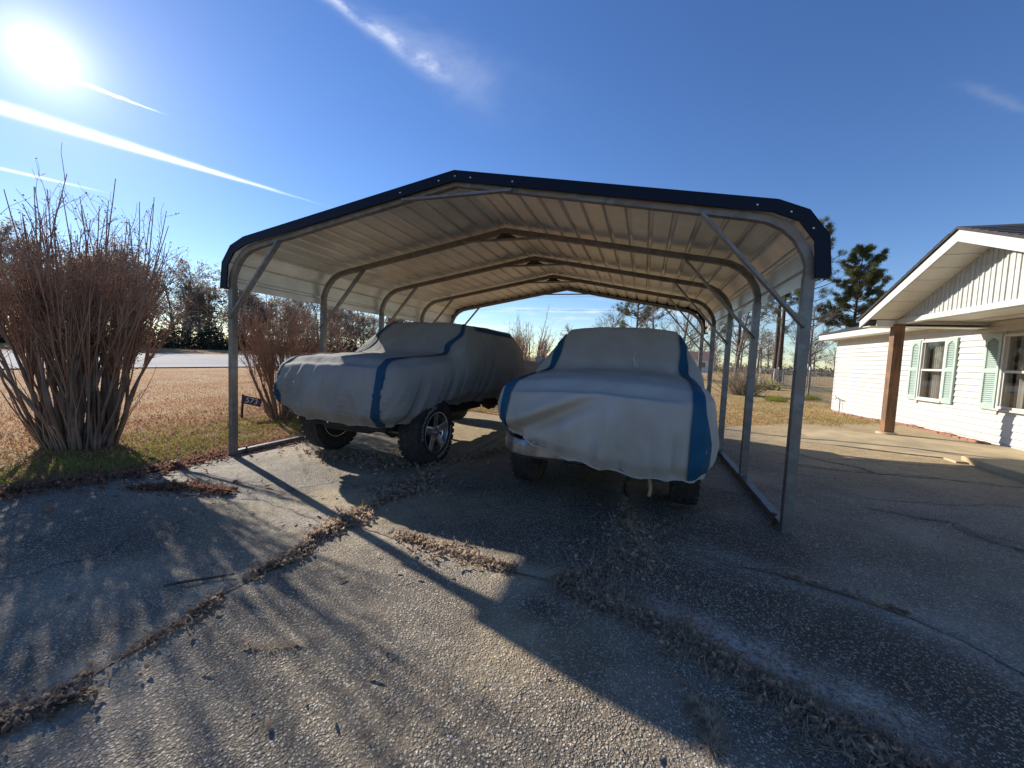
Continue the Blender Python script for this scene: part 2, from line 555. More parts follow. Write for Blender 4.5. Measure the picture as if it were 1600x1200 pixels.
def glass_mat():
    m = bpy.data.materials.new('window glass')
    m.use_nodes = True
    N = NT(m.node_tree)
    for n in list(N.n):
        if n.type == 'BSDF_PRINCIPLED':
            N.n.remove(n)
    g = N.n.new('ShaderNodeBsdfGlossy')
    g.inputs['Roughness'].default_value = 0.015
    g.inputs['Color'].default_value = (0.9, 0.9, 0.9, 1)
    t = N.n.new('ShaderNodeBsdfTransparent')
    t.inputs['Color'].default_value = (0.72, 0.72, 0.70, 1)
    mx = N.n.new('ShaderNodeMixShader')
    mx.inputs[0].default_value = 0.16
    N.l.new(t.outputs[0], mx.inputs[1])
    N.l.new(g.outputs[0], mx.inputs[2])
    N.l.new(mx.outputs[0], N.n['Material Output'].inputs['Surface'])
    return m


M['glass'] = glass_mat()


# ------------------------------------------------------------------ ground
GX = np.array([-2000, -90, -60, -46, -37, -25, -12, -8, -5, 0.3, 2000.0])
GZ = np.array([0.9, 0.75, 0.60, 0.46, 0.38, -0.10, -0.14, -0.12, -0.09, 0, 0])


def g(x, y=0):
    r = np.clip((15.2 - np.asarray(y, float)) / 3.6, 0, 1)
    return np.interp(x, GX, GZ) + np.interp(x, [2.5, 4.3, 7.0, 60], [0, .095, .125, 0.0]) * r * r * (3 - 2 * r)


def gf(x, y=0):
    return float(g(x, y))


def grid_mesh(name, X, Y, Z):
    ny, nx = X.shape
    V = np.stack([X, Y, Z], -1).reshape(-1, 3)
    i = np.arange(ny - 1)[:, None]
    j = np.arange(nx - 1)[None, :]
    F = np.stack([i * nx + j, i * nx + j + 1, (i + 1) * nx + j + 1, (i + 1) * nx + j], -1).reshape(-1, 4)
    return np_mesh(name, V, F)


def vnoise(x, y, s, seed=0):
    """cheap smooth value noise, 0..1"""
    x = np.asarray(x) * s
    y = np.asarray(y) * s
    xi = np.floor(x).astype(int)
    yi = np.floor(y).astype(int)
    fx = x - xi
    fy = y - yi
    fx = fx * fx * (3 - 2 * fx)
    fy = fy * fy * (3 - 2 * fy)

    def h(a, b):
        n = (a * 374761393 + b * 668265263 + seed * 974711) & 0x7fffffff
        n = ((n ^ (n >> 13)) * 1274126177) & 0x7fffffff
        return (n & 0xffff) / 65535.0
    return (h(xi, yi) * (1 - fx) + h(xi + 1, yi) * fx) * (1 - fy) + (h(xi, yi + 1) * (1 - fx) + h(xi + 1, yi + 1) * fx) * fy


def fbm(x, y, s, seed=0, o=4):
    v, a, t = 0, 1.0, 0
    for k in range(o):
        v = v + a * vnoise(x, y, s * 2 ** k, seed + k * 13)
        t += a
        a *= 0.55
    return v / t


def seg_d(x, y, pts):
    """distance to a polyline"""
    best = np.full(np.shape(x), 1e9)
    for (ax, ay), (bx, by) in zip(pts[:-1], pts[1:]):
        vx, vy = bx - ax, by - ay
        t = np.clip(((x - ax) * vx + (y - ay) * vy) / (vx * vx + vy * vy + 1e-9), 0, 1)
        best = np.minimum(best, np.hypot(x - ax - t * vx, y - ay - t * vy))
    return best


# joints and cracks in the driveway (world metres)
JA = [(-2.06, -1.5), (-2.04, 0.84), (-2.06, 1.31), (-2.12, 1.48), (-2.12, 2.06), (-2.17, 2.29), (-2.18, 2.69), (-2.21, 3.09), (-2.2, 3.51), (-2.22, 3.93), (-2.25, 9.5)]
JB = [(-0.12, 9.5), (-0.1, 3.98), (-0.02, 3.24), (0.06, 2.88), (-0.17, 2.51), (-0.42, 2.33)]
JB2 = [(-0.42, 2.33), (-0.07, 2.17), (0.16, 2.1), (0.3, 2.0), (0.47, 1.91), (0.66, 1.78), (0.84, 1.7), (0.94, 1.64), (1.3, 1.4)]
JC = [(-2.15, 2.52), (-1.83, 2.5), (-1.31, 2.44), (-1.09, 2.39), (-0.71, 2.33), (-0.42, 2.33)]
JE = [(0.4, 3.05), (0.95, 2.92), (1.22, 2.83), (1.32, 2.77), (1.47, 2.7), (1.61, 2.57), (1.71, 2.37), (1.9, 2.0)]
JQ = [(2.2, 8.75), (3.14, 8.44), (4.0, 7.84), (4.45, 7.62)]
CR1 = [(2.2, 4.75), (2.74, 4.6), (2.70, 4.3), (2.86, 4.0), (2.9, 3.5)]
CR2 = [(1.9, 6.5), (3.03, 6.35), (3.6, 6.30), (4.23, 6.13), (5.5, 5.9)]
CR3 = [(2.3, 7.6), (2.6, 7.0), (2.9, 6.7), (3.0, 6.36)]
CR4 = [(-5.2, 2.72), (-4.6, 2.60), (-3.9, 2.52), (-3.2, 2.68), (-2.6, 2.55), (-2.15, 2.52)]
PILE = [(-4.55, 2.40), (-4.21, 2.63), (-3.6, 2.68)]
WH = [(0.20, 2.20), (0.45, 2.10), (0.62, 2.03), (0.83, 1.92), (1.0, 1.79)]


def drive_left(y):
    y = np.asarray(y, float)
    e = np.interp(y, [-6, 0, 1.9, 2.3, 2.8, 3.3, 4.2, 5.0, 6.5, 10, 14], [-5.6, -5.55, -5.48, -5.42, -5.30, -5.35, -5.25, -5.10, -4.6, -4.2, -4.0])
    return e + 0.14 * (fbm(y, y * 0 + 3, 2.3, 5) - 0.5) + 0.06 * (fbm(y, y * 0, 9, 8) - 0.5)


def drive_back(x):
    x = np.asarray(x, float)
    e = np.interp(x, [-6, -3, 0, 1.5, 2.6, 3.6, 4.2, 4.6, 7], [8.6, 8.9, 9.4, 9.75, 10.6, 11.2, 10.9, 11.5, 12.6])
    return e + 0.35 * (fbm(x, x * 0 + 9, 1.8, 4) - 0.5)


# lawn: one sheet to the horizon
xs = np.concatenate([np.linspace(-2000, -110, 12), np.linspace(-100, -62, 14), np.linspace(-60, -13, 95), np.linspace(-12.5, 30, 160), np.linspace(32, 200, 30), np.linspace(220, 2000, 10)])
ys = np.concatenate([np.linspace(-400, -20, 14), np.linspace(-18, 45, 170), np.linspace(47, 200, 36), np.linspace(220, 2400, 14)])
X, Y = np.meshgrid(xs, ys)
Z = g(X, Y) + 0.05 * (fbm(X, Y, 0.35, 3) - 0.5) * np.clip((np.abs(X + 2) - 8) / 4, 0, 1)
inside = (X > drive_left(Y) + 0.05) & (X < 7.6) & (Y < drive_back(X) - 0.05)
Z = np.where(inside, Z - 0.05, Z - 0.006)


def lawn_mat():
    m = bpy.data.materials.new('dormant lawn')
    m.use_nodes = True
    N = NT(m.node_tree)
    b = N.n['Principled BSDF']
    tc = N.n.new('ShaderNodeTexCoord').outputs['Object']
    x, y, z = N.sep(tc)
    n1 = N.noise(tc, 0.7, 5)
    n2 = N.noise(tc, 12, 4)
    n3 = N.noise(tc, 2.2, 5)
    n4 = N.noise(tc, 45, 2)
    russet = N.mix(N.ramp(n2, .3, .7), (0.50, 0.262, 0.115), (0.37, 0.182, 0.078))
    russet = N.mix(N.ramp(n1, .35, .65), russet, (0.50, 0.325, 0.165))
    straw = N.mix(N.ramp(n2, .3, .7), (0.56, 0.40, 0.18), (0.42, 0.28, 0.12))
    straw = N.mix(N.ramp(n3, .55, .75), straw, (0.22, 0.20, 0.075))
    straw = N.mix(N.ramp(n1, .52, .70), straw, (0.27, 0.17, 0.09))
    side = N.ramp(N.m('ADD', x, N.m('MULTIPLY', n1, 4)), -4, 2)
    c = N.mix(side, russet, straw)
    # a greener strip next to the driveway
    gm = N.m('MULTIPLY', N.ramp(N.m('ADD', x, N.m('MULTIPLY', n3, 2.2)), -7.3, -5.4), N.ramp(x, -3.0, -5.0))
    gm = N.m('MULTIPLY', gm, N.ramp(y, 7.5, 4.5))
    c = N.mix(N.m('MULTIPLY', gm, N.ramp(n2, 0.25, 0.6)), c, (0.26, 0.23, 0.075))
    gm2 = N.m('MULTIPLY', N.ramp(N.m('ADD', x, N.m('MULTIPLY', n3, 2.2)), -8.5, -6.4), N.ramp(x, -3.0, -5.0))
    c = N.mix(N.m('MULTIPLY', N.m('MULTIPLY', gm2, N.ramp(n3, 0.45, 0.65)), 0.5), c, (0.12, 0.085, 0.055))
    N.l.new(c, b.inputs['Base Color'])
    b.inputs['Roughness'].default_value = 0.95
    b.inputs['Specular IOR Level'].default_value = 0.1
    bp = N.n.new('ShaderNodeBump')
    bp.inputs['Distance'].default_value = 0.04
    N.l.new(N.m('ADD', n2, N.m('MULTIPLY', n4, 0.5)), bp.inputs['Height'])
    N.l.new(bp.outputs[0], b.inputs['Normal'])
    return m


lawn = link('lawn', grid_mesh('lawn', X, Y, Z), lawn_mat(), smooth=True)
tag(lawn, kind='structure')

# road across the field, on its low embankment
ry = np.linspace(-250, 900, 200)
rx = np.linspace(-36.6, -25.2, 12)
X, Y = np.meshgrid(rx, ry)
road = link('road', grid_mesh('road', X, Y, g(X) + 0.045), M['road'], smooth=True)
tag(road, kind='structure')

# driveway of worn asphalt with exposed aggregate
yy = np.concatenate([np.linspace(-6, 0.2, 40), np.linspace(0.25, 5.0, 190), np.linspace(5.05, 13, 150)])
tt = np.concatenate([np.linspace(0, 0.5, 190), np.linspace(0.503, 1, 150)])
T, Y = np.meshgrid(tt, yy)
XL = drive_left(Y)
X = XL + T * (7.4 - XL)
YB = drive_back(X)
Y2 = np.where(Y > 5, 5 + (Y - 5) * (YB - 5) / 8.0, Y)
X = XL + T * (7.4 - XL)
warp = 0.05 * (fbm(X, Y2, 1.1, 31) - 0.5)


def wob(pts, x, y, a=0.05, s=3.0):
    return seg_d(x + a * 2 * (fbm(x, y, s, 41) - .5), y + a * 2 * (fbm(x, y, s, 57) - .5), pts)


dA, dB, dB2, dC, dE, d4 = (wob(p, X, Y2) for p in (JA, JB, JB2, JC, JE, CR4))
dQ = wob(JQ, X, Y2, 0.02)
dcr = np.minimum(np.minimum(wob(CR1, X, Y2, 0.06, 5), wob(CR2, X, Y2, 0.05, 5)), wob(CR3, X, Y2, 0.06, 5))
jd = np.minimum(np.minimum(np.minimum(dA, dB), np.minimum(dB2, dC)), np.minimum(dE, d4))
jd = np.minimum(jd, dQ)
Zd = g(X, Y2) + 0.004 + 0.010 * (fbm(X, Y2, 1.3, 21) - 0.5) - 0.007 * np.exp(-(jd / 0.03) ** 2) - 0.008 * np.exp(-(dcr / 0.02) ** 2)
Zd = Zd + 0.004 * np.exp(-((jd - 0.08) / 0.09) ** 2) * (fbm(X, Y2, 2.0, 77))
me = grid_mesh('driveway', X, Y2, Zd)
dust = np.exp(-(wob(WH, X, Y2, 0.10, 4) / 0.12) ** 2) * (0.45 + 0.8 * fbm(X, Y2, 9, 91))
dust *= np.clip(((X - 0.10) * 0.45 + (Y2 - 2.10) * 0.9 + 0.18) / 0.10, 0, 1)
dust2 = 0.55 * np.exp(-((jd - .05) / 0.10) ** 2) * fbm(X, Y2, 3, 17)
lightp = np.clip((fbm(X, Y2, 1.1, 61) - 0.50) * 4, 0, 1)
for (cx, cy, r) in ((0.12, 1.66, .30), (2.7, 3.6, .6), (3.3, 3.0, .8), (2.0, 4.9, .5), (2.2, 4.2, .5), (3.4, 4.6, .8), (2.4, 3.3, .45), (-0.05, 1.92, .22), (0.3, 1.3, .4), (-0.30, 2.12, 0.13), (1.5, 4.3, .6), (0.75, 4.1, .4), (2.6, 5.1, .6)):
    lightp = np.maximum(lightp, 0.85 * np.exp(-(np.hypot(X - cx, Y2 - cy) / r) ** 2) * (0.6 + fbm(X, Y2, 4, 5)))
patch_shade = np.zeros_like(X)
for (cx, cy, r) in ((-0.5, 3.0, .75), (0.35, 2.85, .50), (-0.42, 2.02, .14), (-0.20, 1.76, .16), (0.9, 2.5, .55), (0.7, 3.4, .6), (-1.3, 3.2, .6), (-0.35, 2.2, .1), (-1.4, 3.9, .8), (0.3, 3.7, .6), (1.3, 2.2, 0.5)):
    patch_shade = np.maximum(patch_shade, np.exp(-(np.hypot(X - cx, Y2 - cy) / r) ** 4) * (0.55 + 0.6 * fbm(X, Y2, 3.5, 15)))
broad = np.clip((X + 1.4) / 1.0, 0, 1) * np.clip((6.0 - Y2) / 1.5, 0, 1) * np.clip(0.25 + 1.1 * fbm(X, Y2, 0.9, 83), 0, 1)  # painted shade: darker asphalt colour over the carport roof's shadow area
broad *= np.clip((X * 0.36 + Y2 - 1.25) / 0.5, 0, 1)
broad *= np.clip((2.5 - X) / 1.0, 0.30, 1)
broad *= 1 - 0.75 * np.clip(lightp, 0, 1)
patch_shade = np.maximum(patch_shade, 0.88 * broad)
patch_shade = np.maximum(patch_shade, 0.8 * np.exp(-((X + 3.6) ** 2 / 1.1 + (Y2 - 1.75) ** 2 / .35)) * np.clip((fbm(X, Y2, 1.6, 19) - .3) * 3, 0, 1))  # more painted shade, a dark ellipse within the large myrtle's shadow
sand = np.clip((X - 1.3) / 1.2, 0, 1) * np.clip((Y2 - 5.0) / 2.2, 0, 1)
sand = np.maximum(sand, 0.75 * np.clip((-X - 1.2) / 1.0, 0, 1) * np.clip((Y2 - 3.5) / 1.5, 0, 1))
sand = np.maximum(sand, 0.75 * np.exp(-((X + 2.6) ** 2 / 1.6 + (Y2 - 3.0) ** 2 / 0.9)) * np.clip((fbm(X, Y2, 2.1, 29) - .28) * 3, 0, 1))
sand = np.maximum(sand, 0.6 * np.exp(-((X + 0.9) ** 2 / .7 + (Y2 - 1.9) ** 2 / 0.25)) * np.clip((fbm(X, Y2, 2.4, 33) - .30) * 3, 0, 1))
sand = np.maximum(sand, 0.65 * np.exp(-(dC / 0.12) ** 2))
sand = np.maximum(sand, 0.50 * np.exp(-(dA / 0.14) ** 2))
crackm = np.maximum(np.exp(-(dcr / 0.020) ** 2), 0.75 * np.exp(-(jd / 0.020) ** 2) * np.clip((fbm(X, Y2, 3.0, 47) - .25) * 3, 0, 1))
ca = me.color_attributes.new('wear_shade', 'FLOAT_COLOR', 'POINT')  # dust, dark patches with painted shade, sand, cracks
ca.data.foreach_set('color', np.stack([np.clip(np.maximum(dust, dust2), 0, 1), np.clip(patch_shade, 0, 1), np.clip(sand, 0, 1), crackm], -1).astype(np.float32).ravel())
ca2 = me.color_attributes.new('fade', 'FLOAT_COLOR', 'POINT')
ca2.data.foreach_set('color', np.stack([lightp, lightp, lightp, np.ones_like(lightp)], -1).astype(np.float32).ravel())


def drive_mat():
    m = bpy.data.materials.new('aggregate asphalt')
    m.use_nodes = True
    N = NT(m.node_tree)
    b = N.n['Principled BSDF']
    tc = N.n.new('ShaderNodeTexCoord').outputs['Object']
    at = N.n.new('ShaderNodeAttribute')
    at.attribute_name = 'wear_shade'
    dust_, dark_, sand_ = N.sep(at.outputs['Vector'])
    crk = at.outputs['Alpha']
    at2 = N.n.new('ShaderNodeAttribute')
    at2.attribute_name = 'fade'
    fade = at2.outputs['Fac']
    n1 = N.noise(tc, 1.3, 5)
    n2 = N.noise(tc, 7, 5)
    n3 = N.noise(tc, 40, 3)
    nf = N.noise(tc, 220, 2)
    base = N.mix(N.ramp(n2, .3, .7), (0.116, 0.092, 0.066), (0.222, 0.177, 0.124))
    base = N.mix(N.m('MULTIPLY', N.ramp(n1, .50, .66), .55), base, N.mix(N.ramp(n3, .3, .7), (0.115, 0.090, 0.066), (0.19, 0.148, 0.103)))
    base = N.mix(N.m('MULTIPLY', fade, 0.75), base, (0.36, 0.295, 0.215))
    base = N.mix(N.m('MULTIPLY', dark_, 0.92, clamp=True), base, (0.060, 0.044, 0.031))  # dark asphalt patches and painted roof and myrtle shade
    v = N.vor(tc, 84)
    v2 = N.vor(N.vm('ADD', tc, (3.3, 1.7, 0)), 150)
    cellv = N.sep(v['Color'])[0]
    cellv2 = N.sep(v2['Color'])[1]
    rock = N.m('MULTIPLY', N.ramp(cellv, .60, .70), N.ramp(v['Distance'], .50, .34))
    rock2 = N.m('MULTIPLY', N.ramp(cellv2, .60, .74), N.ramp(v2['Distance'], .52, .32))
    rk = N.m('MAXIMUM', rock, N.m('MULTIPLY', rock2, .8))
    rkm = N.m('MULTIPLY', rk, N.m('SUBTRACT', 0.95, N.m('MULTIPLY', dark_, 0.25)))
    rkm = N.m('MULTIPLY', rkm, N.ramp(N.m('ADD', n1, N.m('MULTIPLY', n2, .4)), .25, .70), clamp=True)
    rcol = N.mix(N.sep(v['Color'])[2], (0.80, 0.70, 0.56), (0.46, 0.38, 0.28))
    base = N.mix(rkm, base, rcol)
    pit = N.m('MULTIPLY', N.ramp(N.sep(v2['Color'])[2], .60, .9), 0.7)
    base = N.mix(pit, base, N.mix(0.5, base, (0.03, 0.03, 0.03)))
    base = N.mix(N.m('MULTIPLY', sand_, N.ramp(n2, .05, .55)), base, N.mix(N.ramp(n3, .3, .7), (0.58, 0.43, 0.235), (0.42, 0.305, 0.165)))
    dn = N.m('MULTIPLY', dust_, N.ramp(N.m('ADD', N.m('MULTIPLY', n3, .6), N.m('MULTIPLY', nf, .5)), .38, .66), clamp=True)
    base = N.mix(dn, base, (0.74, 0.65, 0.53))
    base = N.mix(N.m('MULTIPLY', crk, 0.85), base, (0.040, 0.033, 0.027))
    N.l.new(base, b.inputs['Base Color'])
    b.inputs['Roughness'].default_value = 0.78
    b.inputs['Specular IOR Level'].default_value = 0.35
    expo = N.m('ADD', 0.35, N.ramp(N.m('ADD', N.m('MULTIPLY', n1, .6), N.m('MULTIPLY', n2, .5)), .45, .70))
    h1 = N.m('MULTIPLY', N.m('MULTIPLY', N.m('SUBTRACT', 1.0, v['Distance']), N.m('ADD', .25, cellv)), 0.0115)
    h2 = N.m('MULTIPLY', N.m('MULTIPLY', N.m('SUBTRACT', 1.0, v2['Distance']), N.m('ADD', .25, cellv2)), 0.0070)
    h = N.m('MULTIPLY', N.m('ADD', h1, h2), expo)
    h = N.m('ADD', h, N.m('MULTIPLY', n3, 0.006))
    h = N.m('ADD', h, N.m('MULTIPLY', n2, 0.010))
    bp = N.n.new('ShaderNodeBump')
    bp.inputs['Strength'].default_value = 1.0
    bp.inputs['Distance'].default_value = 1.0
    N.l.new(h, bp.inputs['Height'])
    N.l.new(bp.outputs[0], b.inputs['Normal'])
    return m


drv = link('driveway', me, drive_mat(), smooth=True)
tag(drv, kind='structure')

# dirt filled cracks, thin and jagged
def crack_strip(pts, w, seed, amp=.035):
    r = np.random.default_rng(seed)
    P = np.array(pts, float)
    for k in range(5):
        m = (P[:-1] + P[1:]) / 2
        L = np.hypot(*(P[1:] - P[:-1]).T)[:, None]
        d = np.stack([-(P[1:] - P[:-1])[:, 1], (P[1:] - P[:-1])[:, 0]], -1) / (L + 1e-9)
        m = m + d * r.normal(0, amp, (len(m), 1)) * np.minimum(L, .6)
        Q = np.empty((len(P) + len(m), 2))
        Q[0::2] = P
        Q[1::2] = m
        P = Q
        if L.max() < .03:
            break
    t = np.gradient(P, axis=0)
    t /= np.hypot(*t.T)[:, None] + 1e-9
    nrm = np.stack([-t[:, 1], t[:, 0]], -1)
    e = np.minimum(np.arange(len(P)), np.arange(len(P))[::-1]) / (len(P) * .12)
    ww = w * (.35 + .9 * r.random(len(P))) * np.clip(e, .1, 1)
    A, B = P + nrm * ww[:, None], P - nrm * ww[:, None]
    V = []
    for q in (A, B):
        V.append(np.stack([q[:, 0], q[:, 1], np.zeros(len(q))], -1))
    V = np.concatenate(V)
    n = len(P)
    i = np.arange(n - 1)
    return V, np.stack([i, i + 1, n + i + 1, n + i], -1)


drv_bvh = BVHTree.FromPolygons([tuple(v.co) for v in me.vertices], [tuple(p.vertices) for p in me.polygons])
cl = [crack_strip(JA, .006, 1), crack_strip(JB, .006, 2), crack_strip(JC, .005, 3), crack_strip(JE + [(2.3, 1.6), (2.9, 1.1)], .005, 4), crack_strip(CR1, .005, 5, .12), crack_strip(CR2, .010, 6, .08),
      crack_strip(CR3, .006, 7, .14), crack_strip(CR4, .004, 8, .06), crack_strip(JQ, .008, 9), crack_strip([(1.7, 5.3), (2.6, 5.15), (3.6, 5.3), (4.4, 5.0)], .006, 10, .1),
      crack_strip([(2.7, 4.3), (3.3, 4.1), (4.0, 3.5)], .005, 11, .12), crack_strip([(1.3, 7.4), (2.3, 7.1), (3.4, 7.15), (4.3, 6.9)], .009, 12, .08), crack_strip([(-3.1, 2.7), (-3.0, 3.3), (-2.8, 4.0)], .004, 13, .12),
      crack_strip([(0.06, 2.88), (.4, 3.0), (.95, 2.92)], .004, 14, .08), crack_strip([(-3.6, .9), (-3.2, 1.6), (-3.4, 2.5)], .004, 16, .12)]
V, F = merge(cl)
for q in range(len(V)):
    h_ = drv_bvh.ray_cast(Vector((V[q, 0], V[q, 1], 2)), Vector((0, 0, -1)))[0]
    V[q, 2] = (h_.z if h_ else gf(V[q, 0], V[q, 1])) + .0025
cr_o = link('crack_dirt', np_mesh('crack_dirt', V, F), M['dirt'])
tag(cr_o, 'dark dirt filling the driveway cracks and joints', 'crack dirt', kind='stuff')

# concrete porch slab and walk
mb = MB()
mb.box(4.46, 4.0, -0.05, 6.20, 7.52, 0.190)
mb.box(4.32, 7.36, -0.05, 4.458, 7.62, 0.128)
slab = mb.build('porch_slab', M['slab'], bevel=0.012)
tag(slab, kind='structure')
wx = np.linspace(3.14, 6.20, 40)
lo_ = np.interp(wx, [3.14, 4.0, 4.45, 6.2], [8.45, 7.86, 7.64, 7.50])
hi_ = np.interp(wx, [3.14, 4.0, 4.9, 6.2], [10.3, 10.1, 9.85, 9.55])
tq = np.linspace(0, 1, 16)[:, None]
Xw = np.repeat(wx[None], 16, 0)
Yw = lo_[None] * (1 - tq) + hi_[None] * tq
walk = link('walkway', grid_mesh('walkway', Xw, Yw, g(Xw, Yw) + 0.011 * np.clip((Xw - 3.14) / .2, -.5, 1) + 0.003), M['slab'], smooth=True)
tag(walk, kind='structure')

# ------------------------------------------------------------------ carport
CX, CY = -1.885, 3.727
HW = 3.061
FR = [CY + 1.4995 * k for k in range(5)]
cp = empty('carport', (CX, CY, 0), 'open sided metal carport with navy trim sheltering two covered pickups', 'carport')
TW = 0.0635


def sweep_xz(poly, y0, y1, mbx, mi=0):
    mbx.loft([(x, y0, z) for x, z in poly], [(x, y1, z) for x, z in poly], mi)


def offset_poly(pts, d):
    """offset an open xz polyline along its left normal"""
    out = []
    n = len(pts)
    for i in range(n):
        ns = []
        if i > 0:
            a = Vector(pts[i]) - Vector(pts[i - 1])
            a.normalize()
            ns.append(Vector((-a.y, a.x)))
        if i < n - 1:
            a = Vector(pts[i + 1]) - Vector(pts[i])
            a.normalize()
            ns.append(Vector((-a.y, a.x)))
        nn = sum(ns, Vector((0, 0)))
        nn.normalize()
        k = 1 / max(0.5, nn.dot(ns[0]))
        out.append((pts[i][0] + nn.x * d * k, pts[i][1] + nn.y * d * k))
    return out


def mirror(p):
    return [(CX - (x - CX), z) for x, z in reversed(p)]


bow_half = [(CX - HW, 2.02), (CX - HW, 2.14), (CX - HW + 0.03, 2.24), (CX - HW + 0.10, 2.36), (CX - HW + 0.19, 2.45), (CX - HW + 0.31, 2.515), (CX - HW + 0.45, 2.548), (CX, 3.035)]
bow = bow_half + mirror(bow_half)[1:]
for fy in FR:
    mb = MB()
    top = offset_poly(bow, TW / 2)
    bot = offset_poly(bow, -TW / 2)
    for i in range(len(bow) - 1):
        q = [top[i], top[i + 1], bot[i + 1], bot[i]]
        A = [(x, fy - TW / 2, z) for x, z in q]
        B = [(x, fy + TW / 2, z) for x, z in q]
        mb.loft(A, B, 0, cap=True)
    mb.build('roof_bow', M['galv_dark'], cp)
    for sx in (-1, 1):
        x = CX + sx * HW
        gz = gf(x) + 0.004
        mb = MB()
        hw = TW / 2 + 0.004
        z0 = gz + (0.003 if fy == FR[0] else 0.066)
        # open square tube: the foot shows its dark inside
        for (ax, ay, bx, by) in ((-hw, -hw, hw, -hw + .004), (-hw, hw - .004, hw, hw), (-hw, -hw + .004, -hw + .004, hw - .004), (hw - .004, -hw + .004, hw, hw - .004)):
            mb.box(x + ax, fy + ay, z0, x + bx, fy + by, 2.06)
        mb.build('post', M['galv'], cp)
        # corner brace
        mb = MB()
        yb = fy - TW / 2 - 0.012 if True else fy
        a = Vector((x - sx * 0.01, yb, 1.66))
        b = Vector((x - sx * 0.80, yb, 2.575))
        mb.bar(a, b, 0.022, 0.068, up=(0, 1, 0))
        d = (b - a).normalized()
        mb.bar(a + d * 0.0 + Vector((0, .004, 0)), a + d * 0.10 + Vector((0, .004, 0)), 0.012, 0.076, up=(0, 1, 0))
        mb.build('corner_brace', M['galv'], cp)
    mb = MB()
    mb.bar((CX - 0.60, fy - TW / 2 - 0.012, 2.905), (CX + 0.60, fy - TW / 2 - 0.012, 2.905), 0.022, 0.05, up=(0, 1, 0))
    mb.build('peak_brace', M['galv'], cp)
    if fy in FR[1:4]:
        mb = MB()
        pts = [(CX - .16, 2.935), (CX + .16, 2.935), (CX + .05, 2.995), (CX - .05, 2.995)]
        sweep_xz(pts, fy - .012, fy + .012, mb)
        mb.build('peak_gusset', M['rust'], cp)
for sx in (-1, 1):
    x = CX + sx * HW
    gz = gf(x) + 0.006
    mb = MB()
    w = TW / 2 + .001
    mb.box(x - w, FR[0] + TW / 2 + 0.006, gz, x + w, FR[-1] + 0.05, gz + 0.062)
    mb.build('base_rail', M['galv'], cp)
    mb = MB()
    mb.tube([(x - sx * .05, FR[0] + .14, gz), (x - sx * .05, FR[0] + .14, gz + .085)], 0.011, 8)
    mb.tube([(x - sx * .05, FR[0] + .14, gz + .085), (x - sx * .05, FR[0] + .14, gz + .10)], 0.024, 8)
    mb.build('ground_anchor', M['rust'], cp)

# roof panels: ribs run from front to back, each sheet is one object
sheet_half = [(CX - 3.145, 2.05), (CX - 3.115, 2.335), (CX - 2.985, 2.515), (CX - 2.785, 2.602), (CX, 3.098)]
RF, RB = CY - 0.055, CY + 6.10


def arc_points(poly):
    L = [0]
    for a, b in zip(poly[:-1], poly[1:]):
        L.append(L[-1] + math.hypot(b[0] - a[0], b[1] - a[1]))
    return np.array(L)


full = sheet_half + mirror(sheet_half)[1:]
AL = arc_points(full)
FX = np.array([p[0] for p in full])
FZ = np.array([p[1] for p in full])
half_len = AL[len(sheet_half) - 1]
npan = 4
for side in (0, 1):
    for k in range(npan):
        s0 = half_len * k / npan + (half_len if side else 0)
        s1 = s0 + half_len / npan
        ss = {s0, s1}
        ss |= {a for a in AL if s0 < a < s1}
        nr = 4
        rw = (s1 - s0) / nr
        prof = []
        for r in range(nr):
            c = s0 + rw * (r + 0.5)
            for off, hh in ((-0.030, 0), (-0.015, 1), (0.015, 1), (0.030, 0)):
                prof.append((c + off, hh * 0.030))
        prof += [(a, 0.0) for a in ss if all(abs(a - (s0 + rw * (r + .5))) > .032 for r in range(nr))]
        prof.sort()
        topl = []
        for s_, h_ in prof:
            x = np.interp(s_, AL, FX)
            z = np.interp(s_, AL, FZ)
            e = 0.01
            tx = np.interp(s_ + e, AL, FX) - np.interp(s_ - e, AL, FX)
            tz = np.interp(s_ + e, AL, FZ) - np.interp(s_ - e, AL, FZ)
            L = math.hypot(tx, tz)
            topl.append((x - tz / L * h_, z + tx / L * h_))
        up = offset_poly(topl, 0.0016)
        dn = offset_poly(topl, -0.0016)
        mb = MB()
        n = len(up)
        lap = 0.0012 * (k % 2)
        for i in range(n - 1):
            mb.add([(up[i][0], RF, up[i][1] + lap), (up[i + 1][0], RF, up[i + 1][1] + lap), (up[i + 1][0], RB, up[i + 1][1] + lap), (up[i][0], RB, up[i][1] + lap)], [(0, 1, 2, 3)], 1)
            mb.add([(dn[i][0], RF, dn[i][1] + lap), (dn[i + 1][0], RF, dn[i + 1][1] + lap), (dn[i + 1][0], RB, dn[i + 1][1] + lap), (dn[i][0], RB, dn[i][1] + lap)], [(0, 3, 2, 1)], 0)
        me = bpy.data.meshes.new('roof_panel')
        me.from_pydata([(v[0] - CX, v[1] - CY, v[2]) for v in mb.v], [], mb.f)
        me.polygons.foreach_set('material_index', mb.mi)
        me.update()
        link('roof_panel', me, [M['sheet_white'], M['sheet_navy']], cp)

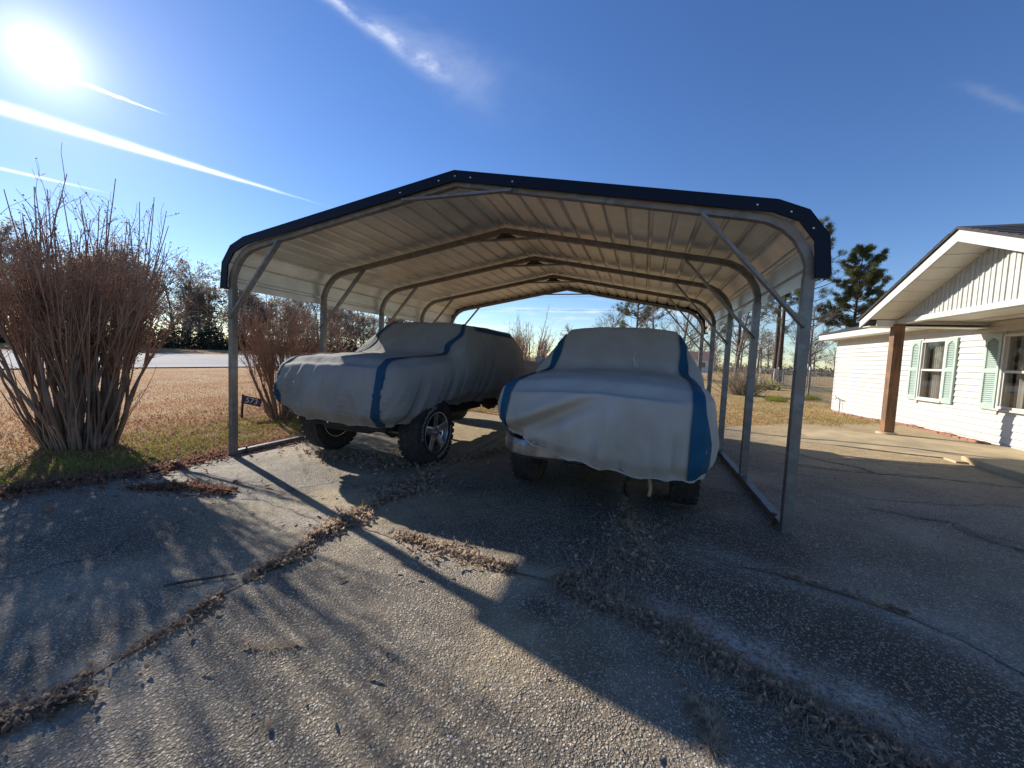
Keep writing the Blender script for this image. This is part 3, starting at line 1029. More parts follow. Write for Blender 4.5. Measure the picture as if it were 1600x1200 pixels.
# navy gable trim, front and back
for (ya, yb_, nm) in ((RF - 0.020, RF - 0.002, 1), (RB + 0.002, RB + 0.020, 0)):
    tp = offset_poly(full, 0.030)
    lo = offset_poly(full, -0.060)
    lo[0] = (lo[0][0], full[0][1] - 0.02)
    tp[0] = (tp[0][0], full[0][1] - 0.02)
    lo[-1] = (lo[-1][0], full[-1][1] - 0.02)
    tp[-1] = (tp[-1][0], full[-1][1] - 0.02)
    mb = MB()
    for i in range(len(full) - 1):
        q = [tp[i], tp[i + 1], lo[i + 1], lo[i]]
        mb.loft([(x, ya, z) for x, z in q], [(x, yb_, z) for x, z in q], 0)
        q2 = [offset_poly(full, 0.040)[i], offset_poly(full, 0.040)[i + 1], tp[i + 1], tp[i]]
        yo = (ya - 0.001, ya + 0.12) if nm else (yb_ - 0.12, yb_ + 0.001)
        mb.loft([(x, yo[0], z) for x, z in q2], [(x, yo[1], z) for x, z in q2], 0)
    mb.build('gable_trim', M['sheet_navy'], cp)
scr = None
mid = offset_poly(full, -0.018)
for s_ in (half_len - .62, half_len - .17, half_len + .01, half_len + .18, half_len + .62, half_len + 2.70, half_len + 2.95, half_len + 3.17):
    x = np.interp(s_, AL, [p[0] for p in mid])
    z = np.interp(s_, AL, [p[1] for p in mid])
    if scr is None:
        mb = MB()
        mb.lathe([(0, 0.0001), (0, 0.008), (0.005, 0.006), (0.005, 0.0001)], 10, 'z')
        me = mb.build('screw', M['screw'], cp, local=True)
        scr = me
        o = me
    else:
        o = scr.copy()
        COL.objects.link(o)
        o.parent = cp
    o.rotation_euler = (PI / 2, 0, 0)
    o.location = (x - CX, RF - 0.020 - CY, z)


# ------------------------------------------------------------------ covered pickups
def smoothstep(a, b, x):
    t = np.clip((x - a) / (b - a), 0, 1)
    return t * t * (3 - 2 * t)


def fourier1(s, n, lo, hi, seed):
    r = np.random.default_rng(seed)
    v = 0
    for k in range(n):
        f = r.uniform(lo, hi)
        v = v + np.sin(s * f * 2 * np.pi + r.uniform(0, 6.28)) / n ** 0.5
    return v


def cover_surface(P):
    """draped cover: rings out from the middle of the roof to the hem"""
    Wd, L, cr = P['w'], P['len'], P['corner']
    # outline as rounded rectangle, sampled by arc length
    pts = []
    for (cx, cy, a0) in ((Wd - cr, cr, -90), (Wd - cr, L - cr, 0), (-Wd + cr, L - cr, 90), (-Wd + cr, cr, 180)):
        for i in range(24):
            a = R_(a0 + 90 * i / 23)
            pts.append((cx + cr * math.cos(a), cy + cr * math.sin(a)))
    pts.append(pts[0])
    pts = np.array(pts)
    al = np.concatenate([[0], np.cumsum(np.hypot(*(pts[1:] - pts[:-1]).T))])
    M_ = P.get('m', 420)
    s = np.linspace(0, al[-1], M_, endpoint=False)
    ox = np.interp(s, al, pts[:, 0])
    oy = np.interp(s, al, pts[:, 1])
    # crown of front: slight bow
    oy = oy - P['bowf'] * np.clip(1 - oy / 0.8, 0, 1) * (1 - (ox / Wd) ** 2)
    tx = np.roll(ox, -1) - np.roll(ox, 1)
    ty = np.roll(oy, -1) - np.roll(oy, 1)
    ln = np.hypot(tx, ty)
    nx, ny = ty / ln, -tx / ln
    K, S = 90, 34
    ex = np.linspace(0, 1, K) ** 0.75
    cx, cy = 0, L * 0.42
    TXs = cx + ex[:, None] * (ox - cx)[None]
    TYs = cy + ex[:, None] * (oy - cy)[None]

    def topz(x, y):
        ax = np.abs(x)
        hood = np.interp(y, P['hy'], P['hz']) - P['hoodcrown'] * (ax / Wd) ** 2 - 0.06 * smoothstep(Wd - 0.16, Wd, ax)
        roof = P['roof'] - 0.05 * (ax / 0.7) ** 2 + 0 * y
        wsh = P['wz'] + (y - P['wy']) * P['wslope'] - 0.10 * (ax / Wd) ** 2
        rear = P['wz'] + (P['ry'] - y) * P['rslope']
        side = P['belt'] + (P['bw'] - ax) * P['sslope']
        cab = np.minimum(np.minimum(roof, wsh), np.minimum(rear, side))
        k = 30.0
        return np.log(np.exp(k * hood) + np.exp(k * np.maximum(cab, 0))) / k
    TZ = topz(TXs, TYs)
    ztop = TZ[-1]
    hem = np.interp(ox, P['hemx'], P['hemz']) * (1 - smoothstep(0.2, 1.2, oy)) + np.interp(oy, P['hemy'], P['hems']) * smoothstep(0.2, 1.2, oy)
    hem = hem + 0.012 * fourier1(s, 6, 1.2, 4.0, P['seed'] + 5)
    f = np.linspace(0, 1, S + 1)[1:]
    zz = ztop[None] + (hem - ztop)[None] * f[:, None]
    bulge = P['bulge'] * np.sin(np.pi * np.clip(f, 0, 1) ** 0.8)[:, None] - P['tuck'] * smoothstep(0.80, 1.0, f)[:, None]
    shear = P['shear']
    sv = s[None] + shear * (f[:, None] ** 1.3) * (ztop - hem)[None]
    r1 = fourier1(sv, 7, 0.9, 3.2, P['seed'])
    r2 = fourier1(sv, 7, 4.0, 9.0, P['seed'] + 1)
    r3 = fourier1(sv, 6, 11.0, 19.0, P['seed'] + 2)
    amp = smoothstep(0.0, 0.6, f)[:, None]
    ridge = 0.5 * r1 + 0.9 * np.clip(1 - np.abs(r1 * 1.1), 0, 1) ** 2.0
    crease = np.clip(1 - np.abs(r2 * 2.2), 0, 1) ** 1.6
    along_ = 0.35 + vnoise(sv * 1.0, f[:, None] * np.ones_like(sv), 3.0, P['seed'] + 9)
    fold = P['fold'] * amp * (0.8 * ridge + 0.75 * crease * along_) + P['gather'] * smoothstep(0.65, 1.0, f)[:, None] * r3
    for (x0, z0, x1, z1, wd, a) in P['drapes']:
        vx, vz = x1 - x0, z1 - z0
        Ld = math.hypot(vx, vz)
        t = ((ox[None] - x0) * vx + (zz - z0) * vz) / Ld / Ld
        dd = (-(ox[None] - x0) * vz + (zz - z0) * vx) / Ld
        front = (1 - smoothstep(0.3, 0.6, oy))[None]
        fold = fold + a * np.exp(-(dd / wd) ** 2) * smoothstep(-.15, .25, t) * smoothstep(1.15, .75, t) * front
    off = bulge
    SX = ox[None] + nx[None] * off
    SY = oy[None] + ny[None] * off
    Xa = np.concatenate([TXs, SX])
    Ya = np.concatenate([TYs, SY])
    Za = np.concatenate([TZ, zz])
    G = np.stack([Xa, Ya, Za], -1)
    hemrow = G[-1].copy()
    for it in range(P.get('smooth', 6)):
        A = G.copy()
        A[1:-1] = 0.5 * G[1:-1] + 0.125 * (G[:-2] + G[2:] + np.roll(G[1:-1], 1, 1) + np.roll(G[1:-1], -1, 1))
        A[-1] = hemrow
        A[:, :, :2][0] = G[0, :, :2]
        G = A
    # creases and hanging folds, laid on after the cloth has settled
    nT = len(TZ)
    fx = np.zeros(G.shape[:2])
    fx[nT:] = fold
    k0 = 14
    fx[nT - k0:nT] = fold[0][None] * np.linspace(0, 1, k0)[:, None]
    G[:, :, 0] += nx[None] * fx
    G[:, :, 1] += ny[None] * fx
    # wrinkles on the top
    wr = P['wrinkle'] * 1.4 * (fbm(G[:, :, 0] * 1.0 + 40 + 0.5 * G[:, :, 1], G[:, :, 1] * 0.6 + 40, 3.0, P['seed']) - 0.5)
    n_top = len(TZ)
    G[:n_top, :, 2] += wr[:n_top] * np.linspace(1, 1, n_top)[:, None]
    fade = np.linspace(1, 0, len(G) - n_top)[:, None] ** 2
    G[n_top:, :, 2] += wr[n_top:] * fade
    G[0] = G[0].mean(0)
    return G


def cover_mesh(name, G):
    n, m, _ = G.shape
    V = G.reshape(-1, 3)
    i = np.arange(n - 1)[:, None]
    j = np.arange(m)[None, :]
    F = np.stack([i * m + j, (i + 1) * m + j, (i + 1) * m + (j + 1) % m, i * m + (j + 1) % m], -1).reshape(-1, 4)
    me = bpy.data.meshes.new(name)
    me.from_pydata(V.tolist(), [], F.tolist())
    import bmesh
    bm = bmesh.new()
    bm.from_mesh(me)
    bmesh.ops.remove_doubles(bm, verts=[v for v in bm.verts if v.index < m], dist=1e-5)
    bmesh.ops.recalc_face_normals(bm, faces=bm.faces)
    bm.to_mesh(me)
    bvh = BVHTree.FromBMesh(bm)
    bm.free()
    return me, bvh


def hem_tube(G, parent, m):
    ring = G[-1][::2]
    n = len(ring)
    k = 6
    V, F = [], []
    for i in range(n):
        p = Vector(ring[i])
        d = (Vector(ring[(i + 1) % n]) - Vector(ring[i - 1])).normalized()
        a = d.cross(Vector((0, 0, 1))).normalized()
        b = d.cross(a)
        r = .009 + .003 * math.sin(i * 2.1)
        for j in range(k):
            t = 2 * PI * j / k
            V.append(tuple(p + a * (r * math.cos(t)) + b * (r * math.sin(t))))
    for i in range(n):
        for j in range(k):
            F.append((i * k + j, i * k + (j + 1) % k, ((i + 1) % n) * k + (j + 1) % k, ((i + 1) % n) * k + j))
    return link('elastic_hem', np_mesh('elastic_hem', V, F), m, parent, smooth=True)


def stripe_mesh(name, bvh, L, xw, zc=0.72, yc=None, a0=-12, a1=120, n=230, wob_=0.0, seed=0):
    """band of cloth sewn along the cover; xw(t) gives centre and half width"""
    yc = L * 0.40 if yc is None else yc
    k = 7
    V = []
    ok = []
    for i in range(n):
        a = R_(a0 + (a1 - a0) * i / (n - 1))
        d = Vector((0, -math.cos(a), math.sin(a)))
        row = []
        for j in range(k):
            c, h = xw(math.degrees(a))
            x = c + h * (2 * j / (k - 1) - 1)
            loc, nor, idx, dist = bvh.ray_cast(Vector((x, yc, zc)), d)
            if loc is None:
                row = None
                break
            if nor.dot(d) < 0:
                nor = -nor
            row.append(loc + nor * 0.013)
        if row:
            V.append(row)
            ok.append(i)
    F = []
    vs = [p for r in V for p in r]
    for r in range(len(V) - 1):
        if ok[r + 1] != ok[r] + 1 or (V[r][k // 2] - V[r + 1][k // 2]).length > 0.35:
            continue
        for j in range(k - 1):
            F.append((r * k + j, r * k + j + 1, (r + 1) * k + j + 1, (r + 1) * k + j))
    me = bpy.data.meshes.new(name)
    me.from_pydata([tuple(p) for p in vs], [], F)
    me.update()
    return me


def make_tyre(Rr, w, lug=30):
    mb = MB()
    h = w / 2
    ri = Rr * 0.60
    prof = [(-h * .78, ri), (-h * .98, ri + (Rr - ri) * .35), (-h, Rr * .84), (-h * .92, Rr * .95), (-h * .78, Rr * .985), (0, Rr), (h * .78, Rr * .985), (h * .92, Rr * .95), (h, Rr * .84), (h * .98, ri + (Rr - ri) * .35), (h * .78, ri)]
    mb.lathe(prof, 56, 'x')
    for q in range(lug):
        for (xc, ww, ph, rr) in ((-h * .80, h * .36, 0, .985), (h * .80, h * .36, .5, .985), (-h * .28, h * .38, .25, 1.0), (h * .28, h * .38, .75, 1.0)):
            a = 2 * PI * (q + ph) / lug
            da = 2 * PI / lug * .33
            v = []
            sk = 0.25 * da * (1 if xc > 0 else -1)
            for r_ in (Rr * rr - .006, Rr * rr + .006):
                for (xx, aa) in ((xc - ww / 2, a - da - sk), (xc + ww / 2, a - da + sk), (xc + ww / 2, a + da + sk), (xc - ww / 2, a + da - sk)):
                    v.append((xx, r_ * math.cos(aa), r_ * math.sin(aa)))
            mb.add(v, [(0, 1, 2, 3), (7, 6, 5, 4), (0, 4, 5, 1), (1, 5, 6, 2), (2, 6, 7, 3), (3, 7, 4, 0)])
    return mb


def make_rim(Rr, w, sgn, spokes=5):
    mb = MB()
    h = w / 2 * sgn
    R1 = Rr * .625
    mb.lathe([(h * .98, R1), (h * 1.0, R1 * .95), (h * .55, R1 * .90), (h * .5, R1 * .88), (-h * .7, R1 * .88), (-h * .7, R1 * .93), (h * .5, R1 * .955)], 48, 'x')
    for q in range(spokes):
        a = 2 * PI * q / spokes + .35
        ca, sa = math.cos(a), math.sin(a)
        A, B = [], []
        for (r0, hw, d0, arr) in ((R1 * .24, R1 * .21, .80, A), (R1 * .93, R1 * .17, .92, B)):
            for (tt_, dd) in ((-hw, 0), (-hw * .6, .14), (hw * .6, .14), (hw, 0), (hw * .8, -.25), (-hw * .8, -.25)):
                arr.append((h * (d0 + dd * .5), r0 * ca - tt_ * sa, r0 * sa + tt_ * ca))
        mb.loft(A, B)
    mb.lathe([(h * .35, R1 * .34), (h * .86, R1 * .32), (h * .92, R1 * .26), (h * .92, .001), (h * .35, .001)], 28, 'x')
    return mb


def letters(Rr, w, sgn, a0, a1, n, seed):
    """raised white characters round the sidewall"""
    r = random.Random(seed)
    mb = MB()
    h = w / 2 * sgn
    for i in range(n):
        a = R_(a0 + (a1 - a0) * (i + .5) / n)
        da = R_((a1 - a0) / n) * .34
        ri, ro = Rr * .735, Rr * .815
        segs = [(-1, -.6, 0, 1)] + r.sample([(.6, 1, 0, 1), (-1, 1, .82, 1), (-1, 1, 0, .18), (-1, 1, .42, .60)], 2)
        for (u0, u1, v0, v1) in segs:
            v = []
            for xx in (h * .985, h * 1.012):
                for (uu, vv) in ((u0, v0), (u1, v0), (u1, v1), (u0, v1)):
                    rr = ri + (ro - ri) * vv
                    aa = a + da * uu
                    v.append((xx, rr * math.cos(aa), rr * math.sin(aa)))
            mb.add(v, [(0, 1, 2, 3), (7, 6, 5, 4), (0, 4, 5, 1), (1, 5, 6, 2), (2, 6, 7, 3), (3, 7, 4, 0)])
    return mb


def wheel(parent, x, y, z, Rr, w, sgn, rim, lettered, steer=0.0):
    o = make_tyre(Rr, w).build('wheel', M['rubber'], parent, local=True)
    o.location = (x, y, z)
    o.rotation_euler = (0, 0, steer)
    r_ = make_rim(Rr, w, sgn).build('rim', rim, o, local=True, bevel=0.002)
    mb = MB()
    mb.lathe([(-w / 2 * sgn * .75, .001), (-w / 2 * sgn * .75, Rr * .54), (w / 2 * sgn * .1, Rr * .54), (w / 2 * sgn * .1, .001)], 28, 'x')
    mb.build('brake_drum', M['under'], o, local=True)
    mb = MB()
    h = w / 2 * sgn
    mb.lathe([(h * .9, Rr * .10), (h * 1.10, Rr * .085), (h * 1.16, Rr * .06), (h * 1.16, .001), (h * .9, .001)], 20, 'x')
    mb.build('hub_cap', M['dull_chrome'] if lettered else M['under'], o, local=True, smooth=False)
    if lettered:
        for (a0, a1, sd_) in ((95, 190, 3), (275, 370, 5)):
            letters(Rr, w, sgn, a0, a1, 13, sd_).build('tyre_lettering', M['rubber_letter'], o, local=True)['kind'] = 'stuff'
    return o


def pickup(name, loc, rz, label, cat, Rr, w, track, ay, rim, lettered, bump_z, wb, Lb, bmat):
    t = empty(name, loc, label, cat, rz=rz)
    hem = 0.60
    # frame, sump, axles
    mb = MB()
    for sx in (-1, 1):
        mb.box(sx * .42 - .05, .25, bump_z - .02, sx * .42 + .05, Lb - .3, bump_z + .10)
    for yy_ in (.4, 1.5, 2.6, 3.6, 4.5):
        mb.box(-.4, yy_, bump_z, .4, yy_ + .09, bump_z + .08)
    mb.box(-.34, .45, bump_z - .12, .34, 1.5, bump_z + .10)
    mb.box(-.62, .50, bump_z - .02, .62, 2.6, bump_z + .12)
    mb.build('chassis', M['under'], t, local=True, bevel=.008)
    for k, yy_ in enumerate((ay, ay + wb)):
        mb = MB()
        mb.tube([(-track / 2, yy_, Rr), (track / 2, yy_, Rr)], .045, 12)
        mb.lathe([(-.16, .02), (-.13, .10), (0, .145), (.13, .10), (.16, .02)], 18, 'x', c=(.28 if k == 0 else 0, yy_, Rr))
        for sx in (-1, 1):
            mb.tube([(sx * .52, yy_ - .05, Rr), (sx * .46, yy_ - .05, bump_z + .15)], .03, 10)
            mb.bar((sx * .55, yy_ - .5, Rr + .12), (sx * .55, yy_ + .5, Rr + .12), .07, .035)
        mb.build('axle', M['under'], t, local=True, smooth=False)
    mb = MB()
    mb.tube([(-track / 2 + .12, ay - .17, Rr + .03), (-.2, ay - .19, Rr + .01), (track / 2 - .12, ay - .17, Rr - .04)], .019, 10)
    mb.build('tie_rod', M['galv_dark'], t, local=True)
    # bodywork under the cloth
    mb = MB()
    hw = .72
    A = [(hem + .1, .30), (1.06, .26), (1.13, 1.25), (1.60, 1.95), (1.62, 3.05), (1.15, 3.40), (1.12, Lb - .3), (hem + .1, Lb - .28)]
    mb.loft([(-hw, y, z) for z, y in A], [(hw, y, z) for z, y in A])
    mb.build('body', M['body_paint'], t, local=True, bevel=.03)
    for k, yy_ in enumerate((ay, ay + wb)):
        for sx in (-1, 1):
            wheel(t, sx * track / 2, yy_, Rr, Rr, w, sx, rim, lettered and sx > 0)
    return t


# the two trucks
T1 = pickup('pickup_truck', (-3.40, 3.70, -0.058), R_(-4.5), 'pickup under the darker cover, left, with lettered tyres and five spoke wheels', 'pickup', 0.412, 0.29, 1.60, 0.80, M['chrome'], True, 0.55, 3.4, 5.35, None)
mb = MB()
mb.box(-.68, .14, .47, .68, .30, .70)
mb.box(-.30, .20, .42, .40, .36, .465)
mb.build('front_bumper', M['under'], T1, local=True, bevel=.03)
mb = MB()
mb.add([(-.13, .062, .60), (-.075, .062, .61), (-.085, .058, .52), (-.105, .058, .53)], [(0, 1, 2, 3)])
mb.add([(-.13, .064, .60), (-.075, .064, .61), (-.085, .060, .52), (-.105, .060, .53)], [(3, 2, 1, 0)])
mb.build('paper_tag', M['tagw'], T1, local=True)

T2 = pickup('pickup_truck', (-0.37, 3.42, -0.008), R_(-2.0), 'pickup under the paler cover, right, with a grey bumper showing below its cover', 'pickup', 0.375, 0.235, 1.56, 0.80, M['steel_rim'], False, 0.44, 3.3, 5.35, None)
mb = MB()
prof = [(0.0, .445), (-.025, .47), (-.03, .56), (-.008, .60), (.06, .60), (.06, .445)]
N_ = 22
rows = []
for i in range(N_ + 1):
    x = -.90 + 1.8 * i / N_
    yb = -.035 + .07 * (x + .9) + .34 * max(0, (abs(x) - .55) / .35) ** 2.0
    rows.append([(x, yb + p[0], p[1]) for p in prof])
for i in range(N_):
    mb.loft(rows[i], rows[i + 1], cap=(i in (0, N_ - 1)))
mb.build('front_bumper', M['dull_chrome'], T2, local=True)
mb = MB()
mb.box(-.74, .34, .60, .74, .46, .78)
mb.build('grille', M['under'], T2, local=True, bevel=.02)
mb = MB()
mb.box(-.55, .42, .36, .55, .46, .46)
mb.build('valance', M['under'], T2, local=True)

P1 = dict(w=.90, len=5.30, corner=.23, bowf=.10, hy=[0, .12, .5, 1.2, 2.0, 3.4, 5.3], hz=[1.23, 1.315, 1.345, 1.39, 1.40, 1.37, 1.33], hoodcrown=.035, roof=1.885, wy=1.20, wz=1.385, wslope=.78,
          ry=3.75, rslope=1.5, belt=1.40, bw=1.0, sslope=1.75, hemx=[-.9, -.3, .4, .9], hemz=[.61, .575, .555, .57], hemy=[0, .8, 1.5, 5.3], hems=[.60, .70, .71, .66], bulge=.055, tuck=.10, shear=.50, fold=.040, gather=.010,
          drapes=[(-.5, 1.12, -.72, .62, .030, .050), (-.28, 1.18, -.45, .62, .026, .058), (-.36, 1.10, -.58, .62, .022, -.030), (-.06, 1.18, -.26, .60, .026, .050), (-.18, 1.1, -.40, .62, .018, .03), (.14, 1.14, 0, .60, .035, .036), (.34, 1.05, .22, .62, .03, .03), (.45, 1.0, .60, .60, .04, .03), (-.66, 1.05, -.80, .68, .022, .035)], wrinkle=.030, seed=11)
G1 = cover_surface(P1)
me, bv = cover_mesh('car_cover', G1)
C1 = link('car_cover', me, M['fabric'], smooth=True)
C1.location, C1.rotation_euler = T1.location, T1.rotation_euler
tag(C1, 'darker grey car cover with blue stripes draped over the left pickup', 'car cover')


def xw1(sgn):
    def f(a):
        cab = smoothstep(22, 40, a)
        return sgn * (.735 - .03 * cab + .035 * math.sin(a * .22)), .034 + .008 * math.sin(a * .13 + 1)
    return f


for sg in (1, -1):
    o = link('stripe', stripe_mesh('stripe', bv, P1['len'], xw1(sg), a1=78), M['blue'], C1, smooth=True)

hem_tube(G1, C1, M['fabric'])
# the same blue cloth runs on along the edge of the cab roof
V, F = [], []
for i in range(60):
    y = 1.98 + 1.35 * i / 59
    for j in range(5):
        z = 1.79 - .03 * (i / 59) + .035 * (j / 2 - 1)
        loc, nor, _, _ = bv.ray_cast(Vector((0, y, z)), Vector((1, 0, 0)))
        nor = nor if nor.x > 0 else -nor
        V.append(tuple(loc + nor * .012))
for i in range(59):
    for j in range(4):
        F.append((i * 5 + j, i * 5 + j + 1, i * 5 + j + 6, i * 5 + j + 5))
me = bpy.data.meshes.new('stripe')
me.from_pydata(V, [], F)
link('stripe', me, M['blue'], C1, smooth=True)

P2 = dict(w=.945, len=5.35, corner=.34, bowf=.10, hy=[0, .15, .5, 1.3, 2.0, 3.4, 5.35], hz=[1.07, 1.17, 1.21, 1.255, 1.27, 1.26, 1.22], hoodcrown=.07, roof=1.80, wy=1.32, wz=1.25, wslope=.80,
          ry=3.7, rslope=1.4, belt=1.27, bw=.93, sslope=1.9, hemx=[-.95, -.8, -.35, .25, .95], hemz=[.70, .665, .53, .425, .40], hemy=[0, .8, 1.6, 5.35], hems=[.45, .40, .42, .55], bulge=.03, tuck=.05, shear=.06, fold=.026, gather=.013,
          drapes=[(-.75, .64, .05, 1.04, .06, -.095), (-.72, .76, -.05, 1.06, .07, .085), (.16, .98, .08, .42, .045, .070), (.02, .72, -.03, .42, .025, .045), (.24, .66, .24, .40, .022, -.040), (.42, .70, .44, .40, .022, .045), (.62, .8, .66, .40, .025, -.045), (-.2, .8, -.34, .5, .03, .04), (.32, .98, .30, .5, .05, -.022), (.50, .95, .55, .5, .05, .025), (-.80, .95, -.70, .7, .035, .018), (-.62, .95, -.56, .7, .03, .016), (-.1, 1.0, -.25, .6, .09, .02)], wrinkle=.022, seed=23)
G2 = cover_surface(P2)
me, bv2 = cover_mesh('car_cover', G2)
C2 = link('car_cover', me, M['fabric2'], smooth=True)
C2.location, C2.rotation_euler = T2.location, T2.rotation_euler
tag(C2, 'paler grey car cover with blue side stripes hanging low on the right pickup', 'car cover')


def xw2(sgn):
    def f(a):
        cab = smoothstep(20, 36, a)
        low = 1 - smoothstep(-2, 9, a)
        return sgn * (.80 - .06 * cab) + .03 * low * sgn, (.042 + .008 * math.sin(a * .17 + sgn)) + (.040 * low if sgn > 0 else .012 * low)
    return f


for sg in (1, -1):
    o = link('stripe', stripe_mesh('stripe', bv2, P2['len'], xw2(sg), zc=.70, a0=-16, a1=80), M['teal_blue'], C2, smooth=True)
o = link('torn_flap', stripe_mesh('torn_flap', bv2, P2['len'], lambda a: (.22 - .02 * math.sin(a * .3), .010 + .030 * max(0, (46 - a) / 14)), zc=.70, a0=34, a1=52, n=40), M['flap'], C2, smooth=True)
hem_tube(G2, C2, M['fabric2'])
# elastic strap hanging from its hem, and a mirror lump
mb = MB()
pts = [(.33, .16, .50), (.36, .12, .47), (.43, .10, .43), (.475, .10, .36), (.485, .10, .28), (.475, .11, .22)]
for a, b in zip(pts[:-1], pts[1:]):
    mb.bar(a, b, .028, .006, up=(0, 1, 0))
mb.build('strap', M['strap'], C2, local=True)
mb = MB()
mb.lathe([(-.05, .001), (-.045, .05), (0, .066), (.045, .05), (.05, .001)], 14, 'z', c=(-.97, 1.62, 1.325))
mb.build('mirror_lump', M['fabric2'], C2, local=True, smooth=True)

# ------------------------------------------------------------------ house
HX, HY = 6.25, 16.5
hs = empty('house', (HX, HY, 0), 'white vinyl sided bungalow with gabled porch and mint shutters', 'house')
wins = [(12.06, 11.23), (9.78, 8.15)]          # y ranges (far, near) of the two windows
WZ0, WZ1 = 0.78, 2.14
exp_ = 0.1275
protos = {}


def board(y0, y1, z0, nm='siding_board'):
    key = (round(y0 - y1, 3),)
    L = y0 - y1
    if key not in protos:
        mb = MB()
        A = [(0.0, 0, 0), (-0.024, 0, 0.0), (-0.026, 0, .012), (-0.006, 0, exp_ + .004), (0.0, 0, exp_ + .004)]
        mb.loft([(x, 0, z) for x, _, z in A], [(x, -L + .003, z) for x, _, z in A])
        o = mb.build(nm, M['siding'], hs, local=True)
        protos[key] = o
    else:
        o = protos[key].copy()
        COL.objects.link(o)
    o.parent = hs
    o.location = (0, y0 - HY, z0)
    return o


nrow = 18
for r in range(nrow):
    z0 = 0.03 + r * exp_
    zt = z0 + exp_
    joints = [16.5, 16.5 - 3.66 + (r * 1.13) % 1.9 - .6, 16.5 - 7.32 + (r * 1.7) % 2.1 - .8, 16.5 - 10.98 + (r * .77) % 1.5 - .5, 4.0]
    segs = []
    for a, b in zip(joints[:-1], joints[1:]):
        cur = [(a, b)]
        for (wf, wn) in wins:
            if zt > WZ0 + .01 and z0 < WZ1 - .02:
                nxt = []
                for (p, q) in cur:
                    if q >= wf or p <= wn:
                        nxt.append((p, q))
                    else:
                        if p > wf:
                            nxt.append((p, wf))
                        if q < wn:
                            nxt.append((wn, q))
                cur = nxt
        segs += cur
    for (p, q) in segs:
        if p - q > .03:
            board(round(p, 2), round(q, 2), z0)
# sheathing behind the boards with window openings, other walls
mb = MB()
ysq = [16.48, 12.06, 11.23, 9.78, 8.15, 4.0]
mb.box(HX + .004, 4.0, -.05, HX + .14, 16.48, WZ0)
mb.box(HX + .004, 4.0, WZ1, HX + .14, 16.48, 2.42)
for a, b in ((16.48, 12.06), (11.23, 9.78), (8.15, 4.0)):
    mb.box(HX + .004, b, WZ0 + .001, HX + .14, a, WZ1 - .001)
mb.box(HX + .15, 16.34, -.05, 14.5, 16.48, 2.42)
mb.box(14.36, 4.0, -.05, 14.5, 16.33, 2.42)
mb.box(HX + .15, 4.0, -.05, 14.35, 4.14, 2.42)
mb.build('wall', M['siding'], hs)
mb = MB()
mb.box(HX + .16, 4.2, 0.02, 14.3, 16.3, 0.05)
mb.box(HX + 2.2, 4.2, 0.06, HX + 2.3, 16.3, 2.4)
mb.build('interior', M['room'], hs)
mb = MB()
mb.box(HX - .022, 16.47, 0.03, HX + .05, 16.53, 2.33)
mb.build('corner_trim', M['trim'], hs)
mb = MB()
mb.box(HX - .030, 4.0, 2.325, HX, 16.5, 2.40)
mb.build('frieze_board', M['trim'], hs)

for (wf, wn) in wins:
    fw = .045
    mb = MB()
    xo = HX - .050
    mb.box(xo, wn, WZ0, HX + .06, wn + fw, WZ1)
    mb.box(xo, wf - fw, WZ0, HX + .06, wf, WZ1)
    mb.box(xo, wn + fw, WZ1 - fw, HX + .06, wf - fw, WZ1)
    mb.box(xo, wn + fw, WZ0, HX + .06, wf - fw, WZ0 + fw)
    fr = mb.build('window', M['trim'], hs, bevel=.004)
    mb = MB()
    mb.box(xo - .025, wn - .03, WZ0 - .035, HX, wf + .03, WZ0 - .002)
    mb.build('sill', M['trim'], fr)
    zm = (WZ0 + WZ1) / 2
    mb = MB()
    mb.box(xo + .018, wn + fw, zm - .022, HX + .045, wf - fw, zm + .022)
    for (za, zb, xx) in ((WZ0 + fw, zm - .022, .024), (zm + .022, WZ1 - fw, .040)):
        mb.box(xo + xx, wn + fw, za, xo + xx + .03, wn + fw + .028, zb)
        mb.box(xo + xx, wf - fw - .028, za, xo + xx + .03, wf - fw, zb)
    if wf - wn > 1.2:
        mb.box(xo + .01, (wf + wn) / 2 - .035, WZ0 + fw, HX + .05, (wf + wn) / 2 + .035, WZ1 - fw)
    mb.build('sash', M['trim'], fr)
    for (za, zb, xx) in ((WZ0 + fw + .002, zm - .024, .038), (zm + .024, WZ1 - fw - .002, .054)):
        mb = MB()
        mb.add([(xo + xx, wn + fw, za), (xo + xx, wf - fw, za), (xo + xx, wf - fw, zb), (xo + xx, wn + fw, zb)], [(0, 1, 2, 3)])
        mb.build('pane', M['glass'], fr)
    mb = MB()
    n = 26
    for i in range(n):
        t0, t1 = i / n, (i + 1) / n
        ya, yb_ = wf - .05 - t0 * (wf - wn) * .42, wf - .05 - t1 * (wf - wn) * .42
        mb.add([(HX + .16 + .02 * math.sin(i * 1.3), ya, .7), (HX + .16 + .02 * math.sin(i * 1.3 + 1.3), yb_, .7), (HX + .16 + .02 * math.sin(i * 1.3 + 1.3), yb_, 2.2), (HX + .16 + .02 * math.sin(i * 1.3), ya, 2.2)], [(0, 1, 2, 3)])
    mb.build('curtain', M['curtain'], fr)

